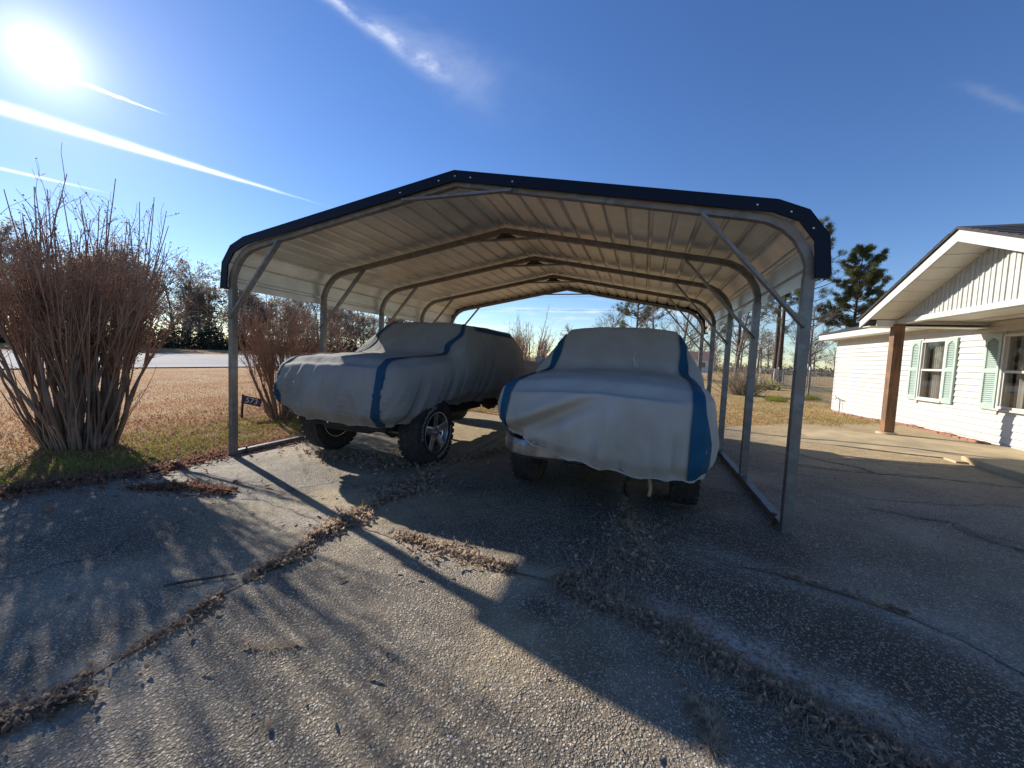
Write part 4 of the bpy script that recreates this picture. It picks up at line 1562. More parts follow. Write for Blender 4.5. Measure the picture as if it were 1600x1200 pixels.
sh_y = [(12.40, 12.075), (11.215, 10.90), (10.16, 9.80), (8.13, 7.80)]
for (ya, yb_) in sh_y:
    z0, z1 = .745, 2.155
    st = .05
    xo, xi = HX - .058, HX - .020
    mb = MB()
    mb.box(xo, yb_, z0, xi, yb_ + st, z1)
    mb.box(xo, ya - st, z0, xi, ya, z1)
    mb.box(xo, yb_ + st, z0, xi, ya - st, z0 + .11)
    mb.box(xo, yb_ + st, z1 - .07, xi, ya - st, z1)
    mb.box(xo, yb_ + st, 1.43, xi, ya - st, 1.51)
    # arched top rail
    yc = (ya + yb_) / 2
    rw_ = (ya - yb_) / 2 - st
    for i in range(8):
        u0, u1 = -1 + 2 * i / 8, -1 + 2 * (i + 1) / 8
        zb0 = z1 - .07 - .075 * (u0 * u0)
        zb1 = z1 - .07 - .075 * (u1 * u1)
        mb.loft([(xo, yc + u0 * rw_, z1 - .0695), (xo, yc + u1 * rw_, z1 - .0695), (xo, yc + u1 * rw_, zb1), (xo, yc + u0 * rw_, zb0 - .0005)],
                [(xi, yc + u0 * rw_, z1 - .0695), (xi, yc + u1 * rw_, z1 - .0695), (xi, yc + u1 * rw_, zb1), (xi, yc + u0 * rw_, zb0 - .0005)])
    sh = mb.build('shutter', M['teal'], hs)
    mb = MB()
    for (za, zb) in ((z0 + .11, 1.43), (1.51, z1 - .075)):
        n = int((zb - za) / .036)
        for i in range(n):
            zz_ = za + (zb - za) * (i + .5) / n
            mb.add([(xo + .006, yb_ + st, zz_ - .017), (xo + .006, ya - st, zz_ - .017), (xi - .004, ya - st, zz_ + .017), (xi - .004, yb_ + st, zz_ + .017),
                    (xo + .010, yb_ + st, zz_ - .020), (xo + .010, ya - st, zz_ - .020), (xi, ya - st, zz_ + .014), (xi, yb_ + st, zz_ + .014)],
                   [(0, 1, 2, 3), (7, 6, 5, 4), (0, 4, 5, 1)])
    mb.build('louvre_slats', M['teal'], sh)
    mb = MB()
    mb.box(xi - .001, yb_ + .01, z0 + .01, xi + .004, ya - .01, z1 - .01)
    mb.build('backing', M['teal'], sh)

# main roof: eave along the wall
EX = 5.80
ez0, ez1 = 2.395, 2.565
mb = MB()
mb.box(EX, 4.0, ez0, EX + .028, 16.86, ez1)
mb.build('fascia', M['trim'], hs)
for i in range(36):
    y1 = 16.84 - i * .355
    mb = MB()
    mb.box(EX + .030, y1 - .350, ez0 + .006, HX + .02, y1, ez0 + .018)
    if y1 > 10.4:
        mb.build('soffit_panel', M['soffit'], hs)
sl = .30
mb = MB()
x0, x1 = EX - .03, 10.4
za, zb = ez1 + .004, ez1 + .004 + sl * (x1 - x0)
mb.loft([(x0, 16.90, za), (x1, 13.6, zb), (x1, 13.6, zb + .03), (x0, 16.90, za + .03)], [(x0, 3.9, za), (x1, 3.9, zb), (x1, 3.9, zb + .03), (x0, 3.9, za + .03)])
x2 = 15.0
mb.loft([(x0, 16.90, za), (x2, 16.90, za), (x2, 16.90, za + .03), (x0, 16.90, za + .03)], [(x1 - .01, 13.61, zb), (x1 + .01, 13.61, zb), (x1 + .01, 13.61, zb + .03), (x1 - .01, 13.61, zb + .03)])
mb.loft([(x2, 16.90, za), (x1, 13.6, zb), (x1, 13.6, zb + .03), (x2, 16.90, za + .03)], [(x2, 3.9, za), (x1, 3.9, zb), (x1, 3.9, zb + .03), (x2, 3.9, za + .03)])
mb.build('roof', M['shingle'], hs)
mb = MB()
mb.box(EX + .03, 16.83, ez0, 14.9, 16.86, ez1)
mb.build('fascia', M['trim'], hs)

# porch gable
PG, PF = 4.80, 4.30                              # wall plane and fascia plane
pk, pz, ps = 7.80, 3.50, 0.405                   # ridge y, fascia top at ridge, slope
EAV = 2.66                                       # half span to the eave tip


def gz_(y, d=0.0):
    return pz - ps * abs(y - pk) - d


bw = 0.205
nb = 24
yb0 = pk - nb / 2 * bw
for i in range(nb):
    a, b = yb0 + i * bw + .001, yb0 + (i + 1) * bw - .001
    mb = MB()
    zA, zB = gz_(a, .13), gz_(b, .13)
    lo_z = 2.425
    if max(zA, zB) < lo_z + .03:
        continue
    zA, zB = max(zA, lo_z + .01), max(zB, lo_z + .01)
    mb.loft([(PG, a, lo_z), (PG, b, lo_z), (PG, b, zB), (PG, a, zA)], [(PG + .012, a, lo_z), (PG + .012, b, lo_z), (PG + .012, b, zB), (PG + .012, a, zA)])
    c0, c1 = a + .028, a + .072
    zc0, zc1 = zA + (zB - zA) * .14 - .004, zA + (zB - zA) * .35 - .004
    mb.loft([(PG - .014, c0 + .006, lo_z), (PG - .014, c1 - .006, lo_z), (PG - .014, c1 - .006, zc1), (PG - .014, c0 + .006, zc0)], [(PG - .0005, c0, lo_z), (PG - .0005, c1, lo_z), (PG - .0005, c1, zc1), (PG - .0005, c0, zc0)])
    c0, c1 = a + .125, a + .152
    zc0 = zA + (zB - zA) * .62 - .006
    mb.loft([(PG - .010, c0 + .004, lo_z), (PG - .010, c1 - .004, lo_z), (PG - .010, c1 - .004, zc0), (PG - .010, c0 + .004, zc0)], [(PG - .0005, c0, lo_z), (PG - .0005, c1, lo_z), (PG - .0005, c1, zc0), (PG - .0005, c0, zc0)])
    mb.build('gable_board', M['siding'], hs)
mb = MB()
mb.box(PG - .035, yb0 - .03, 2.335, PG + .10, yb0 + nb * bw + .03, 2.425)
mb.build('porch_beam', M['trim'], hs)
for (ya, yb_) in ((yb0 + nb * bw - .11, yb0 + nb * bw + .03), (yb0 - .03, yb0 + .11)):
    mb = MB()
    mb.box(PG + .102, ya, 2.335, HX - .03, yb_, 2.44)
    mb.build('porch_beam', M['trim'], hs)
for i in range(16):
    y0 = yb0 + .12 + i * (nb * bw - .24) / 16
    y1 = yb0 + .12 + (i + 1) * (nb * bw - .24) / 16 - .004
    mb = MB()
    mb.box(PG + .102, y0, 2.41, HX - .03, y1, 2.42 + .003 * (i % 2))
    mb.build('porch_ceiling_panel', M['soffit'], hs)
fh = .165
for sg in (-1, 1):
    ye = pk + sg * EAV
    mb = MB()
    mb.loft([(PF, pk, pz), (PF, ye, gz_(ye)), (PF, ye, gz_(ye) - fh + .02), (PF, pk, pz - fh)],
            [(PF + .028, pk, pz), (PF + .028, ye, gz_(ye)), (PF + .028, ye, gz_(ye) - fh + .02), (PF + .028, pk, pz - fh)])
    mb.build('rake_board', M['trim'], hs)
    mb = MB()
    mb.box(PF + .03, min(ye, ye - sg * .028), gz_(ye) - fh + .02, 6.6, max(ye, ye - sg * .028), gz_(ye) - .012)
    mb.build('fascia', M['trim'], hs)
    # soffit boards under the overhang
    for i in range(7):
        a0 = pk + sg * (EAV - .35) * i / 7
        a1 = pk + sg * ((EAV - .35) * (i + 1) / 7 - .014)
        mb = MB()
        zt = .148
        mb.loft([(PF + .030, a0, gz_(a0, zt)), (PF + .030, a1, gz_(a1, zt)), (PF + .030, a1, gz_(a1, zt) + .012), (PF + .030, a0, gz_(a0, zt) + .012)],
                [(PG - .002, a0, gz_(a0, zt)), (PG - .002, a1, gz_(a1, zt)), (PG - .002, a1, gz_(a1, zt) + .012), (PG - .002, a0, gz_(a0, zt) + .012)])
        mb.build('soffit_panel', M['soffit'], hs)
    # boxed eave return
    mb = MB()
    yr = pk + sg * (EAV - .36)
    ya, yb_ = min(yr, ye - sg * .03), max(yr, ye - sg * .03)
    mb.box(PF + .031, ya, gz_(ye) - fh + .024, 6.2, yb_, gz_(ye) - fh + .036)
    mb.box(PF + .14, ya + (.0 if sg > 0 else .33 - .015), gz_(ye) - fh + .037, PG, yb_ - (.33 - .015 if sg > 0 else 0), gz_(yr) - .16)
    mb.build('eave_box', M['soffit'], hs)
    # roof slope
    mb = MB()
    yo = pk + sg * (EAV + .035)
    mb.loft([(PF - .03, pk, pz + .012), (PF - .03, yo, gz_(yo) + .012), (PF - .03, yo, gz_(yo) + .045), (PF - .03, pk, pz + .050)],
            [(9.4, pk, pz + .012), (9.4, yo, gz_(yo) + .012), (9.4, yo, gz_(yo) + .045), (9.4, pk, pz + .050)])
    mb.build('roof', M['shingle'], hs)
    # shingle courses
    for i in range(17):
        d0, d1 = EAV + .045 - i * .16, EAV + .045 - (i + 1) * .16 - .01
        if d1 < 0:
            break
        a0, a1 = pk + sg * d0, pk + sg * d1
        mb = MB()
        o_ = .045
        mb.loft([(PF - .036, a0, gz_(a0) + o_ + .003), (PF - .036, a1, gz_(a1) + o_ - .002), (PF - .036, a1, gz_(a1) + o_ + .004), (PF - .036, a0, gz_(a0) + o_ + .014)],
                [(9.4, a0, gz_(a0) + o_ + .003), (9.4, a1, gz_(a1) + o_ - .002), (9.4, a1, gz_(a1) + o_ + .004), (9.4, a0, gz_(a0) + o_ + .014)])
        mb.build('shingle_course', M['shingle'], hs)
for yc in (yb0 + nb * bw - .13, yb0 + .13):
    mb = MB()
    mb.box(PG - .080, yc - .085, 0.150, PG + .090, yc + .085, 2.333)
    mb.build('porch_post', M['wood'], hs, bevel=.012)
    mb = MB()
    mb.lathe([(-.03, .001), (-.03, .18), (.038, .16), (.044, .001)], 22, 'z', c=(PG, yc, .105 if yc > 7.7 else .19))
    mb.build('post_base', M['slab'], hs, bevel=.008)

# loose bricks edging the wall
be = empty('brick_edging', (HX - .1, 13.5, 0), 'row of red bricks edging the bed at the foot of the white siding', 'brick edging')
bp_ = None
yb_ = 15.4
i = 0
while yb_ > 9.6:
    if bp_ is None:
        mb = MB()
        mb.box(-.05, -.095, 0, .05, .095, .06)
        bp_ = mb.build('brick', M['brick'], be, local=True, bevel=.005)
        o = bp_
    else:
        o = bp_.copy()
        COL.objects.link(o)
    o.location = (-.12 + rnd.uniform(-.015, .015), yb_ - 13.5, gf(6.1, yb_) - .018 + rnd.uniform(-.01, .012))
    o.rotation_euler = (rnd.uniform(-.05, .05), 0, rnd.uniform(-.10, .10))
    yb_ -= .205
    i += 1

# garden tap at the far corner
fa = empty('garden_tap', (6.16, 15.75, 0), 'grey standpipe tap at the far corner of the siding', 'garden tap')
mb = MB()
mb.tube([(6.16, 15.75, 0), (6.16, 15.75, .42)], .014, 8)
mb.build('standpipe', M['pipe'], fa)
mb = MB()
mb.tube([(6.16, 15.62, .42), (6.16, 15.75, .43), (6.16, 16.0, .46), (6.16, 16.12, .52)], .013, 8)
mb.tube([(6.16, 15.62, .42), (6.15, 15.60, .36)], .013, 8)
mb.tube([(6.16, 16.0, .46), (6.16, 16.10, .40)], .010, 8)
mb.build('spout', M['pipe'], fa)

# ------------------------------------------------------------------ address sign
sg_ = empty('address_sign', (-7.55, 5.86, gf(-7.55)), 'small blue 573 address sign on a black stake in the lawn', 'sign')
mb = MB()
mb.bar((-7.55, 5.86, -.13), (-7.51, 5.86, .37), .030, .030)
mb.build('stake', M['blackpost'], sg_)
pl = MB()
pl.box(0, -.004, -.09, .34, .004, .07)
plate = pl.build('sign_plate', M['signblue'], sg_, local=True, bevel=.003)
plate.location = (.045, -.022, .40)
plate.rotation_euler = (0, R_(14), R_(40))
fc = bpy.data.curves.new('numerals', 'FONT')
fc.body = '573'
fc.size = .15
fc.extrude = .002
fc.align_x = 'CENTER'
fc.align_y = 'CENTER'
fo = bpy.data.objects.new('numerals_tmp', fc)
COL.objects.link(fo)
bpy.context.view_layer.update()
dg = bpy.context.evaluated_depsgraph_get()
fme = bpy.data.meshes.new_from_object(fo.evaluated_get(dg))
bpy.data.objects.remove(fo)
num = link('numerals', fme, M['signwhite'], plate)
num.rotation_euler = (PI / 2, 0, 0)
num.location = (.17, -.0075, -.01)


# ------------------------------------------------------------------ crape myrtles
def bend_paths(start, dirv, length, n, curl, up=0.0):
    """curved paths: start (T,3), dirv (T,3)"""
    T = len(start)
    P = np.empty((T, n, 3))
    P[:, 0] = start
    d = dirv / np.linalg.norm(dirv, axis=1, keepdims=True)
    step = (np.asarray(length) / (n - 1))[:, None]
    for i in range(1, n):
        d = d + rng.normal(size=(T, 3)) * curl
        d[:, 2] += up
        d /= np.linalg.norm(d, axis=1, keepdims=True)
        P[:, i] = P[:, i - 1] + d * step
    return P


def pick(P, lo, hi, count):
    """random points on paths, with direction"""
    T, n, _ = P.shape
    idx = rng.integers(0, T, count)
    t = rng.uniform(lo, hi, count) * (n - 1)
    i = np.minimum(t.astype(int), n - 2)
    f = (t - i)[:, None]
    a, b = P[idx, i], P[idx, i + 1]
    d = b - a
    return a + (b - a) * f, d / (np.linalg.norm(d, axis=1, keepdims=True) + 1e-9), t / (n - 1), idx


OCT_V = np.array([(1, 0, 0), (-1, 0, 0), (0, 1, 0), (0, -1, 0), (0, 0, 1), (0, 0, -1)], float)
OCT_F = np.array([(0, 2, 4), (2, 1, 4), (1, 3, 4), (3, 0, 4), (2, 0, 5), (1, 2, 5), (3, 1, 5), (0, 3, 5)])
LEAF_V = np.array([(0, -1, 0), (.38, -.35, .10), (.42, .3, .14), (0, 1, .10), (-.42, .3, .14), (-.38, -.35, .10), (0, 0, -.04)], float)
LEAF_F = np.array([(0, 1, 6), (1, 2, 6), (2, 3, 6), (3, 4, 6), (4, 5, 6), (5, 0, 6)])


def myrtle(name, base, label, nst, spread, rad, h_trunk, shoot_len, nshoot, ntwig, tall, pods, lean=0.55, group=None, tr=0.036, depth=.7, thin=1.0, leafn=0):
    bx, by = base
    bz = gf(bx)
    root = empty(name, (bx, by, bz), label, 'shrub', group)
    ang = rng.uniform(0, 2 * np.pi, nst)
    rr = np.sqrt(rng.uniform(0, 1, nst)) * rad
    st = np.stack([rr * np.cos(ang), rr * np.sin(ang) * depth, np.zeros(nst) - .05], -1)
    dr = np.stack([st[:, 0] / rad * lean * spread + rng.normal(0, .10, nst), st[:, 1] / rad * lean * spread + rng.normal(0, .10, nst), np.ones(nst)], -1)
    ln = h_trunk * rng.uniform(.75, 1.35, nst)
    P = bend_paths(st, dr, ln, 8, .060, .03)
    R0 = tr * rng.uniform(.6, 1.35, nst)
    rad_ = R0[:, None] * np.linspace(1.15, .60, 8)[None] * (1 + .18 * rng.normal(size=(nst, 8)))
    for i in range(nst):
        V, F = tubes_np(P[i:i + 1], np.abs(rad_[i:i + 1]), 7)
        link('stem', np_mesh('stem', V, F), M['bark'], root, smooth=True)
    # long shoots from the cut heads
    heads = rng.permutation(nst)[:max(6, int(nst * .6))]
    p, d, t, idx = pick(P[heads], .70, 1.0, nshoot)
    idx = heads[idx]
    dirs = d * 1.0 + rng.normal(0, .16, (nshoot, 3)) + np.array([0, 0, .25]) + np.stack([P[idx, -1, 0], P[idx, -1, 1], np.zeros(nshoot)], -1) * .10
    L = shoot_len * rng.uniform(.45, 1.0, nshoot)
    S1 = bend_paths(p, dirs, L, 8, .055, .03)
    r1 = thin * .0095 * rng.uniform(.6, 1.3, nshoot)[:, None] * np.linspace(1, .38, 8)[None]
    # a few tall leaders
    if tall:
        p, d, t, idx = pick(P, .8, 1.0, tall)
        dirs = np.stack([d[:, 0] * .55, d[:, 1] * .55, np.ones(tall)], -1) + rng.normal(0, .08, (tall, 3))
        S2 = bend_paths(p, dirs, shoot_len * rng.uniform(1.0, 1.5, tall), 8, .035, .02)
        r2 = thin * .0125 * np.ones((tall, 1)) * np.linspace(1, .36, 8)[None]
        S1 = np.concatenate([S1, S2])
        r1 = np.concatenate([r1, r2])
    # whips from the base
    nb_ = nshoot // 8
    ang = rng.uniform(0, 2 * np.pi, nb_)
    p = np.stack([rad * 1.05 * np.cos(ang), rad * depth * np.sin(ang), np.zeros(nb_)], -1)
    dirs = np.stack([np.cos(ang) * .5, np.sin(ang) * .4, np.ones(nb_)], -1)
    S3 = bend_paths(p, dirs, rng.uniform(.6, 1.6, nb_), 8, .07, .02)
    r3 = thin * .007 * np.ones((nb_, 1)) * np.linspace(1, .4, 8)[None]
    parts = [tubes_np(S1, r1, 4), tubes_np(S3, r3, 4)]
    p, d, t, idx = pick(S1, .15, .97, ntwig)
    dirs = d + rng.normal(0, .48, (ntwig, 3)) + np.array([0, 0, .15])
    S4 = bend_paths(p, dirs, rng.uniform(.18, .62, ntwig) * shoot_len / 1.9, 5, .10, .02)
    r4 = thin * .0036 * rng.uniform(.7, 1.3, ntwig)[:, None] * np.linspace(1, .5, 5)[None]
    parts.append(tubes_np(S4, r4, 3))
    nt2 = int(ntwig * 1.3)
    p, d, t, idx = pick(S4, .2, 1.0, nt2)
    S5 = bend_paths(p, d + rng.normal(0, .6, (nt2, 3)), rng.uniform(.06, .24, nt2), 3, .12, .02)
    r5 = thin * .0024 * np.ones((nt2, 1)) * np.linspace(1, .6, 3)[None]
    parts.append(tubes_np(S5, r5, 3))
    V, F = merge(parts)
    o = link('twigs', np_mesh('twigs', V, F), M['shoot'], root)
    o['kind'] = 'stuff'
    if pods:
        tips = np.concatenate([S4[:, -1], S4[:, -2], S5[:, -1]])
        tips = tips[rng.integers(0, len(tips), pods)] + rng.normal(0, .012, (pods, 3))
        V, F = scatter(OCT_V, OCT_F, tips, rand_rot(pods), rng.uniform(.006, .013, pods))
        o = link('seed_pods', np_mesh('seed_pods', V, F), M['pod'], root)
        o['kind'] = 'stuff'
    if leafn:
        p, d, t, idx = pick(S4, .3, 1.0, leafn)
        V, F = scatter(LEAF_V, LEAF_F, p, rand_rot(leafn), rng.uniform(.012, .026, leafn))
        o = link('withered_leaves', np_mesh('withered_leaves', V, F), M['deadleaf'], root)
        o['kind'] = 'stuff'
    return root


myrtle('crape_myrtle', (-7.15, 3.26), 'large bare crape myrtle with many pale stems beside the driveway', 82, .42, .44, 1.25, 1.66, 340, 2000, 36, 2000, group=None, tr=.0205, leafn=650)
myrtle('crape_myrtle', (-6.95, 6.25), 'smaller bare crape myrtle between the blue sign and the left pickup', 30, 1.25, .26, .85, 1.75, 190, 1200, 8, 300, tr=.022, leafn=260)
myrtle('crape_myrtle', (-6.3, 22.0), 'bare shrub with seed heads seen between the two pickups', 16, 1.2, .35, 1.2, 2.3, 90, 700, 4, 2200, tr=.03, thin=1.9)

# ------------------------------------------------------------------ trees
QUAD_V = np.array([(-1, -.5, 0), (1, -.5, .2), (1, .5, 0), (-1, .5, .2)], float)
QUAD_F = np.array([(0, 1, 2, 3)])


def bare_tree_meshes(h, nl, nt, leaves, spread, seed, leaf_s=(.05, .12)):
    trunk_n = 9
    Tp = bend_paths(np.zeros((1, 3)), np.array([[0, 0, 1.0]]), np.array([h * .85]), trunk_n, .05, .05)
    tr = h * .016
    tV, tF = tubes_np(Tp, tr * np.linspace(1.2, .25, trunk_n)[None], 7)
    p, d, t, _ = pick(Tp, .25, .98, nl)
    a = rng.uniform(0, 6.283, nl)
    dirs = np.stack([np.cos(a), np.sin(a), rng.uniform(.3, 1.2, nl)], -1)
    L1 = bend_paths(p, dirs, h * spread * rng.uniform(.5, 1.0, nl) * (1.15 - .6 * t), 7, .10, .06)
    r1 = tr * .36 * (1.1 - .6 * t)[:, None] * np.linspace(1, .3, 7)[None]
    p2, d2, t2, _ = pick(L1, .2, 1.0, nt)
    L2 = bend_paths(p2, d2 + rng.normal(0, .55, (nt, 3)) + [0, 0, .2], h * .16 * rng.uniform(.4, 1.1, nt), 5, .13, .03)
    r2 = tr * .11 * np.ones((nt, 1)) * np.linspace(1, .4, 5)[None]
    n3 = nt * 3
    p3, d3, t3, _ = pick(L2, .2, 1.0, n3)
    L3 = bend_paths(p3, d3 + rng.normal(0, .6, (n3, 3)), h * .07 * rng.uniform(.4, 1.1, n3), 3, .15, .02)
    r3 = np.maximum(tr * .045, .008) * np.ones((n3, 1)) * np.linspace(1, .5, 3)[None]
    limbs = tubes_np(L1, r1, 5)
    tw = merge([tubes_np(L2, r2, 3), tubes_np(L3, r3, 3)])
    lv = None
    if leaves:
        p4, d4, t4, _ = pick(L3, .1, 1.0, leaves)
        p4 = p4 + rng.normal(0, h * .012, p4.shape)
        lv = scatter(QUAD_V, QUAD_F, p4, rand_rot(leaves), rng.uniform(leaf_s[0], leaf_s[1], leaves))
    return (tV, tF), limbs, tw, lv


def tree_proto(name, label, group, ms, leafmat, trunkmat, twigmat, loc):
    root = empty(name, loc, label, 'tree', group)
    kids = []
    (tV, tF), limbs, tw, lv = ms
    kids.append(link('trunk', np_mesh('trunk', tV, tF), trunkmat, root, smooth=True))
    kids.append(link('limbs', np_mesh('limbs', *limbs), trunkmat, root))
    kids.append(link('twigs', np_mesh('twigs', *tw), twigmat, root))
    kids[-1]['kind'] = 'stuff'
    if lv is not None:
        kids.append(link('crown', np_mesh('crown', *lv), leafmat, root))
        kids[-1]['kind'] = 'stuff'
    KIDS[root.name] = kids
    return root


LAB_W = 'leggy winter tree with thin withered leaves in the wood across the road'
LAB_B = 'bare grey tree in the wood across the road'
LAB_E = 'dark bushy evergreen at the foot of the wood across the road'
protoW = []
for k in range(5):
    hh = [9.5, 8.5, 10.5, 8.0, 9.0][k]
    lv = [2600, 1900, 1400, 2400, 0][k]
    ms = bare_tree_meshes(hh, 34, 240, lv, .34, k, (.06, .14))
    protoW.append((ms, lv))
proto_root = {}
n_ = 0
yv = 12.0
spots = []
while yv < 215:
    spots.append((-61 - rnd.uniform(0, 9) - max(0, (yv - 110)) * .05, yv))
    yv += rnd.uniform(.8, 1.7) * (1 + max(0, yv - 70) / 90)
for (x, y) in spots:
    k = rnd.choices(range(5), [2, 3, 4, 2, 6])[0]
    if y > 76 and y < 135 and rnd.random() < .45:
        k = rnd.choice([2, 4])
    lab = LAB_W if protoW[k][1] else LAB_B
    grp = 'withered trees of the wood across the road' if protoW[k][1] else 'bare trees of the wood across the road'
    loc = (x, y, gf(x) - .1)
    if k not in proto_root:
        o = tree_proto('woodland_tree', lab, grp, protoW[k][0], M['oakleaf'], M['greytwig'], M['greytwig'], loc)
        proto_root[k] = o
    else:
        o = copy_tree(proto_root[k], None, loc)
    o.rotation_euler = (0, 0, rnd.uniform(0, 6.28))
    s_ = rnd.uniform(1.0, 1.32)
    o.scale = (s_ * rnd.uniform(.95, 1.25), s_ * rnd.uniform(.95, 1.25), s_)

# evergreen shrubs along the front of the wood
def shrub_mesh(n, rx, rz):
    d = rng.normal(size=(n, 3))
    d /= np.linalg.norm(d, axis=1, keepdims=True)
    r = rng.uniform(.45, 1.0, n) ** .6
    p = d * r[:, None] * np.array([rx, rx, rz]) * (1 + .25 * np.sin(d[:, :1] * 5 + 2) * np.cos(d[:, 1:2] * 6))
    p[:, 2] = np.abs(p[:, 2] + rz * .35)
    return scatter(QUAD_V, QUAD_F, p, rand_rot(n), rng.uniform(.06, .14, n))


ev_mesh = [np_mesh('foliage', *shrub_mesh(1500, 1.7, 2.0)) for _ in range(3)]
stem_mb = MB()
for q in range(6):
    a = q * 1.05
    stem_mb.tube([(0, 0, -.1), (math.cos(a) * .3, math.sin(a) * .3, .9), (math.cos(a) * .7, math.sin(a) * .7, 1.7)], [.06, .04, .02], 6)
stem_me = stem_mb.build('stems_tmp', M['greytwig'])
smesh = stem_me.data
bpy.data.objects.remove(stem_me)
yv = 14.0
while yv < 185:
    x = -59 - rnd.uniform(0, 3.0) - max(0, (yv - 110)) * .05
    o = empty('evergreen_shrub', (x, yv, gf(x)), LAB_E, 'shrub', 'evergreen shrubs along the wood across the road', rz=rnd.uniform(0, 6.28))
    s_ = rnd.uniform(.65, 1.35)
    o.scale = (s_, s_, s_ * rnd.uniform(.8, 1.4))
    link('foliage', ev_mesh[rnd.randrange(3)], M['evergreen'], o)['kind'] = 'stuff'
    link('stems', smesh, M['greytwig'], o)
    yv += rnd.uniform(1.8, 3.4) * (1 + max(0, yv - 60) / 100)


def pine(loc, h, crown0, spread, label, nb_=46, tuft=26, trunk_r=None, dead=0, group=None):
    root = empty('pine_tree', loc, label, 'tree', group)
    n = 12
    Tp = bend_paths(np.zeros((1, 3)), np.array([[0, 0, 1.0]]), np.array([h]), n, .015, .05)
    tr = trunk_r or h * .016
    link('trunk', np_mesh('trunk', *tubes_np(Tp, tr * np.linspace(1.15, .12, n)[None], 10)), M['pinebark'], root, smooth=True)
    t = np.sort(rng.uniform(crown0, .985, nb_))
    ti = t * (n - 1)
    i = np.minimum(ti.astype(int), n - 2)
    p = Tp[0, i] + (Tp[0, i + 1] - Tp[0, i]) * (ti - i)[:, None]
    a = rng.uniform(0, 6.283, nb_)
    u = (t - crown0) / (1 - crown0)
    L = h * spread * (np.sqrt(np.clip(1 - u, 0, 1)) * .85 + .14) * rng.uniform(.55, 1.1, nb_) * np.where(u < .12, .8, 1)
    dirs = np.stack([np.cos(a), np.sin(a), .05 + .55 * u], -1)
    B = bend_paths(p, dirs, L, 7, .08, .05)
    r = np.clip(L * .018, .012, .08)[:, None] * np.linspace(1, .3, 7)[None]
    nt = nb_ * 5
    p2, d2, t2, _ = pick(B, .35, 1.0, nt)
    S = bend_paths(p2, d2 + rng.normal(0, .5, (nt, 3)) + [0, 0, .15], rng.uniform(.3, .75, nt) * h / 14, 4, .10, .05)
    rs = .010 * np.ones((nt, 1)) * np.linspace(1, .6, 4)[None]
    link('branches', np_mesh('branches', *merge([tubes_np(B, r, 5), tubes_np(S, rs, 3)])), M['pinebark'], root)
    # needle tufts
    ends = np.concatenate([B[:, -1], S[:, -1], S[:, -2], S[:, -1]])
    m = len(ends) * tuft
    base = np.repeat(ends, tuft, axis=0) + rng.normal(0, .085, (m, 3))
    nd = rng.normal(size=(m, 3)) + [0, 0, .5]
    nd /= np.linalg.norm(nd, axis=1, keepdims=True)
    ln = rng.uniform(.16, .30, m) * h / 14 * 1.15
    sd_ = np.cross(nd, rng.normal(size=(m, 3)))
    sd_ /= np.linalg.norm(sd_, axis=1, keepdims=True) + 1e-9
    w = .016
    V = np.stack([base - sd_ * w, base + sd_ * w, base + nd * ln[:, None]], 1).reshape(-1, 3)
    F = np.arange(3 * m).reshape(-1, 3)
    o = link('needles', np_mesh('needles', V, F), M['pineneedle'], root)
    o['kind'] = 'stuff'
    return root


pine((18.2, 45.5, 0), 12.3, .34, .27, 'lone green pine rising behind the far end of the house roof', nb_=95, tuft=44)
pine((15.6, 58.0, 0), 17.0, .38, .20, 'tall pine with dark straight trunk beside the white garden trellis', trunk_r=.30, tuft=16)
pine((13.6, 49.0, 0), 14.5, .36, .20, 'tall pine between its two neighbours seen through the carport posts', trunk_r=.24, tuft=16)
pine((14.6, 45.5, 0), 15.0, .40, .20, 'tall pine nearest the front right carport post', trunk_r=.27, tuft=16)
pine((-0.9, 44.0, 0), 10.2, .22, .36, 'broad pine with open crown above the roof of the right pickup', nb_=80, tuft=22)
pine((9.2, 47.0, 0), 12.5, .30, .22, 'shaggy pine behind the middle right carport posts', tuft=16)
pine((-61.5, 103.0, .6), 14.5, .35, .17, 'dark pine in the wood seen over the bonnet of the left pickup', tuft=12)

# bare trees beyond the right hand field
for (x, y, h, lab) in ((7.3, 38.0, 9.0, 'spreading bare tree behind the right row of carport posts'), (12.0, 36.0, 7.0, 'low bare tree with crooked limbs behind the wire fence'), (2.9, 36.0, 8.0, 'bare tree whose twigs show above the right edge of the paler cover'), (0.9, 39.0, 8.6, 'bare tree between the broad pine and the right carport posts'), (-3.6, 47.0, 8.0, 'small bare tree left of the broad pine in the gap under the roof')):
    tree_proto('bare_tree', lab, None, bare_tree_meshes(h, 34, 260, 0, .42, 3), None, M['greytwig'], M['greytwig'], (x, y, 0))
far_ms = bare_tree_meshes(9.0, 30, 200, 500, .36, 9, (.06, .12))
far = None
for i in range(46):
    x = -32 + i * 3.0 + rnd.uniform(-1.2, 1.2)
    y = 128 + rnd.uniform(-12, 14)
    if -24 < x < -8:
        y += 20
    loc = (x, y, -.1)
    if far is None:
        far = tree_proto('distant_tree', 'distant bare tree in the far tree line past the field', 'distant trees past the right hand field', far_ms, M['oakleaf'], M['greytwig'], M['greytwig'], loc)
        o = far
    else:
        o = copy_tree(far, None, loc)
    o.rotation_euler = (0, 0, rnd.uniform(0, 6.28))
    s_ = rnd.uniform(.75, 1.45)
    o.scale = (s_ * 1.25, s_ * 1.25, s_)

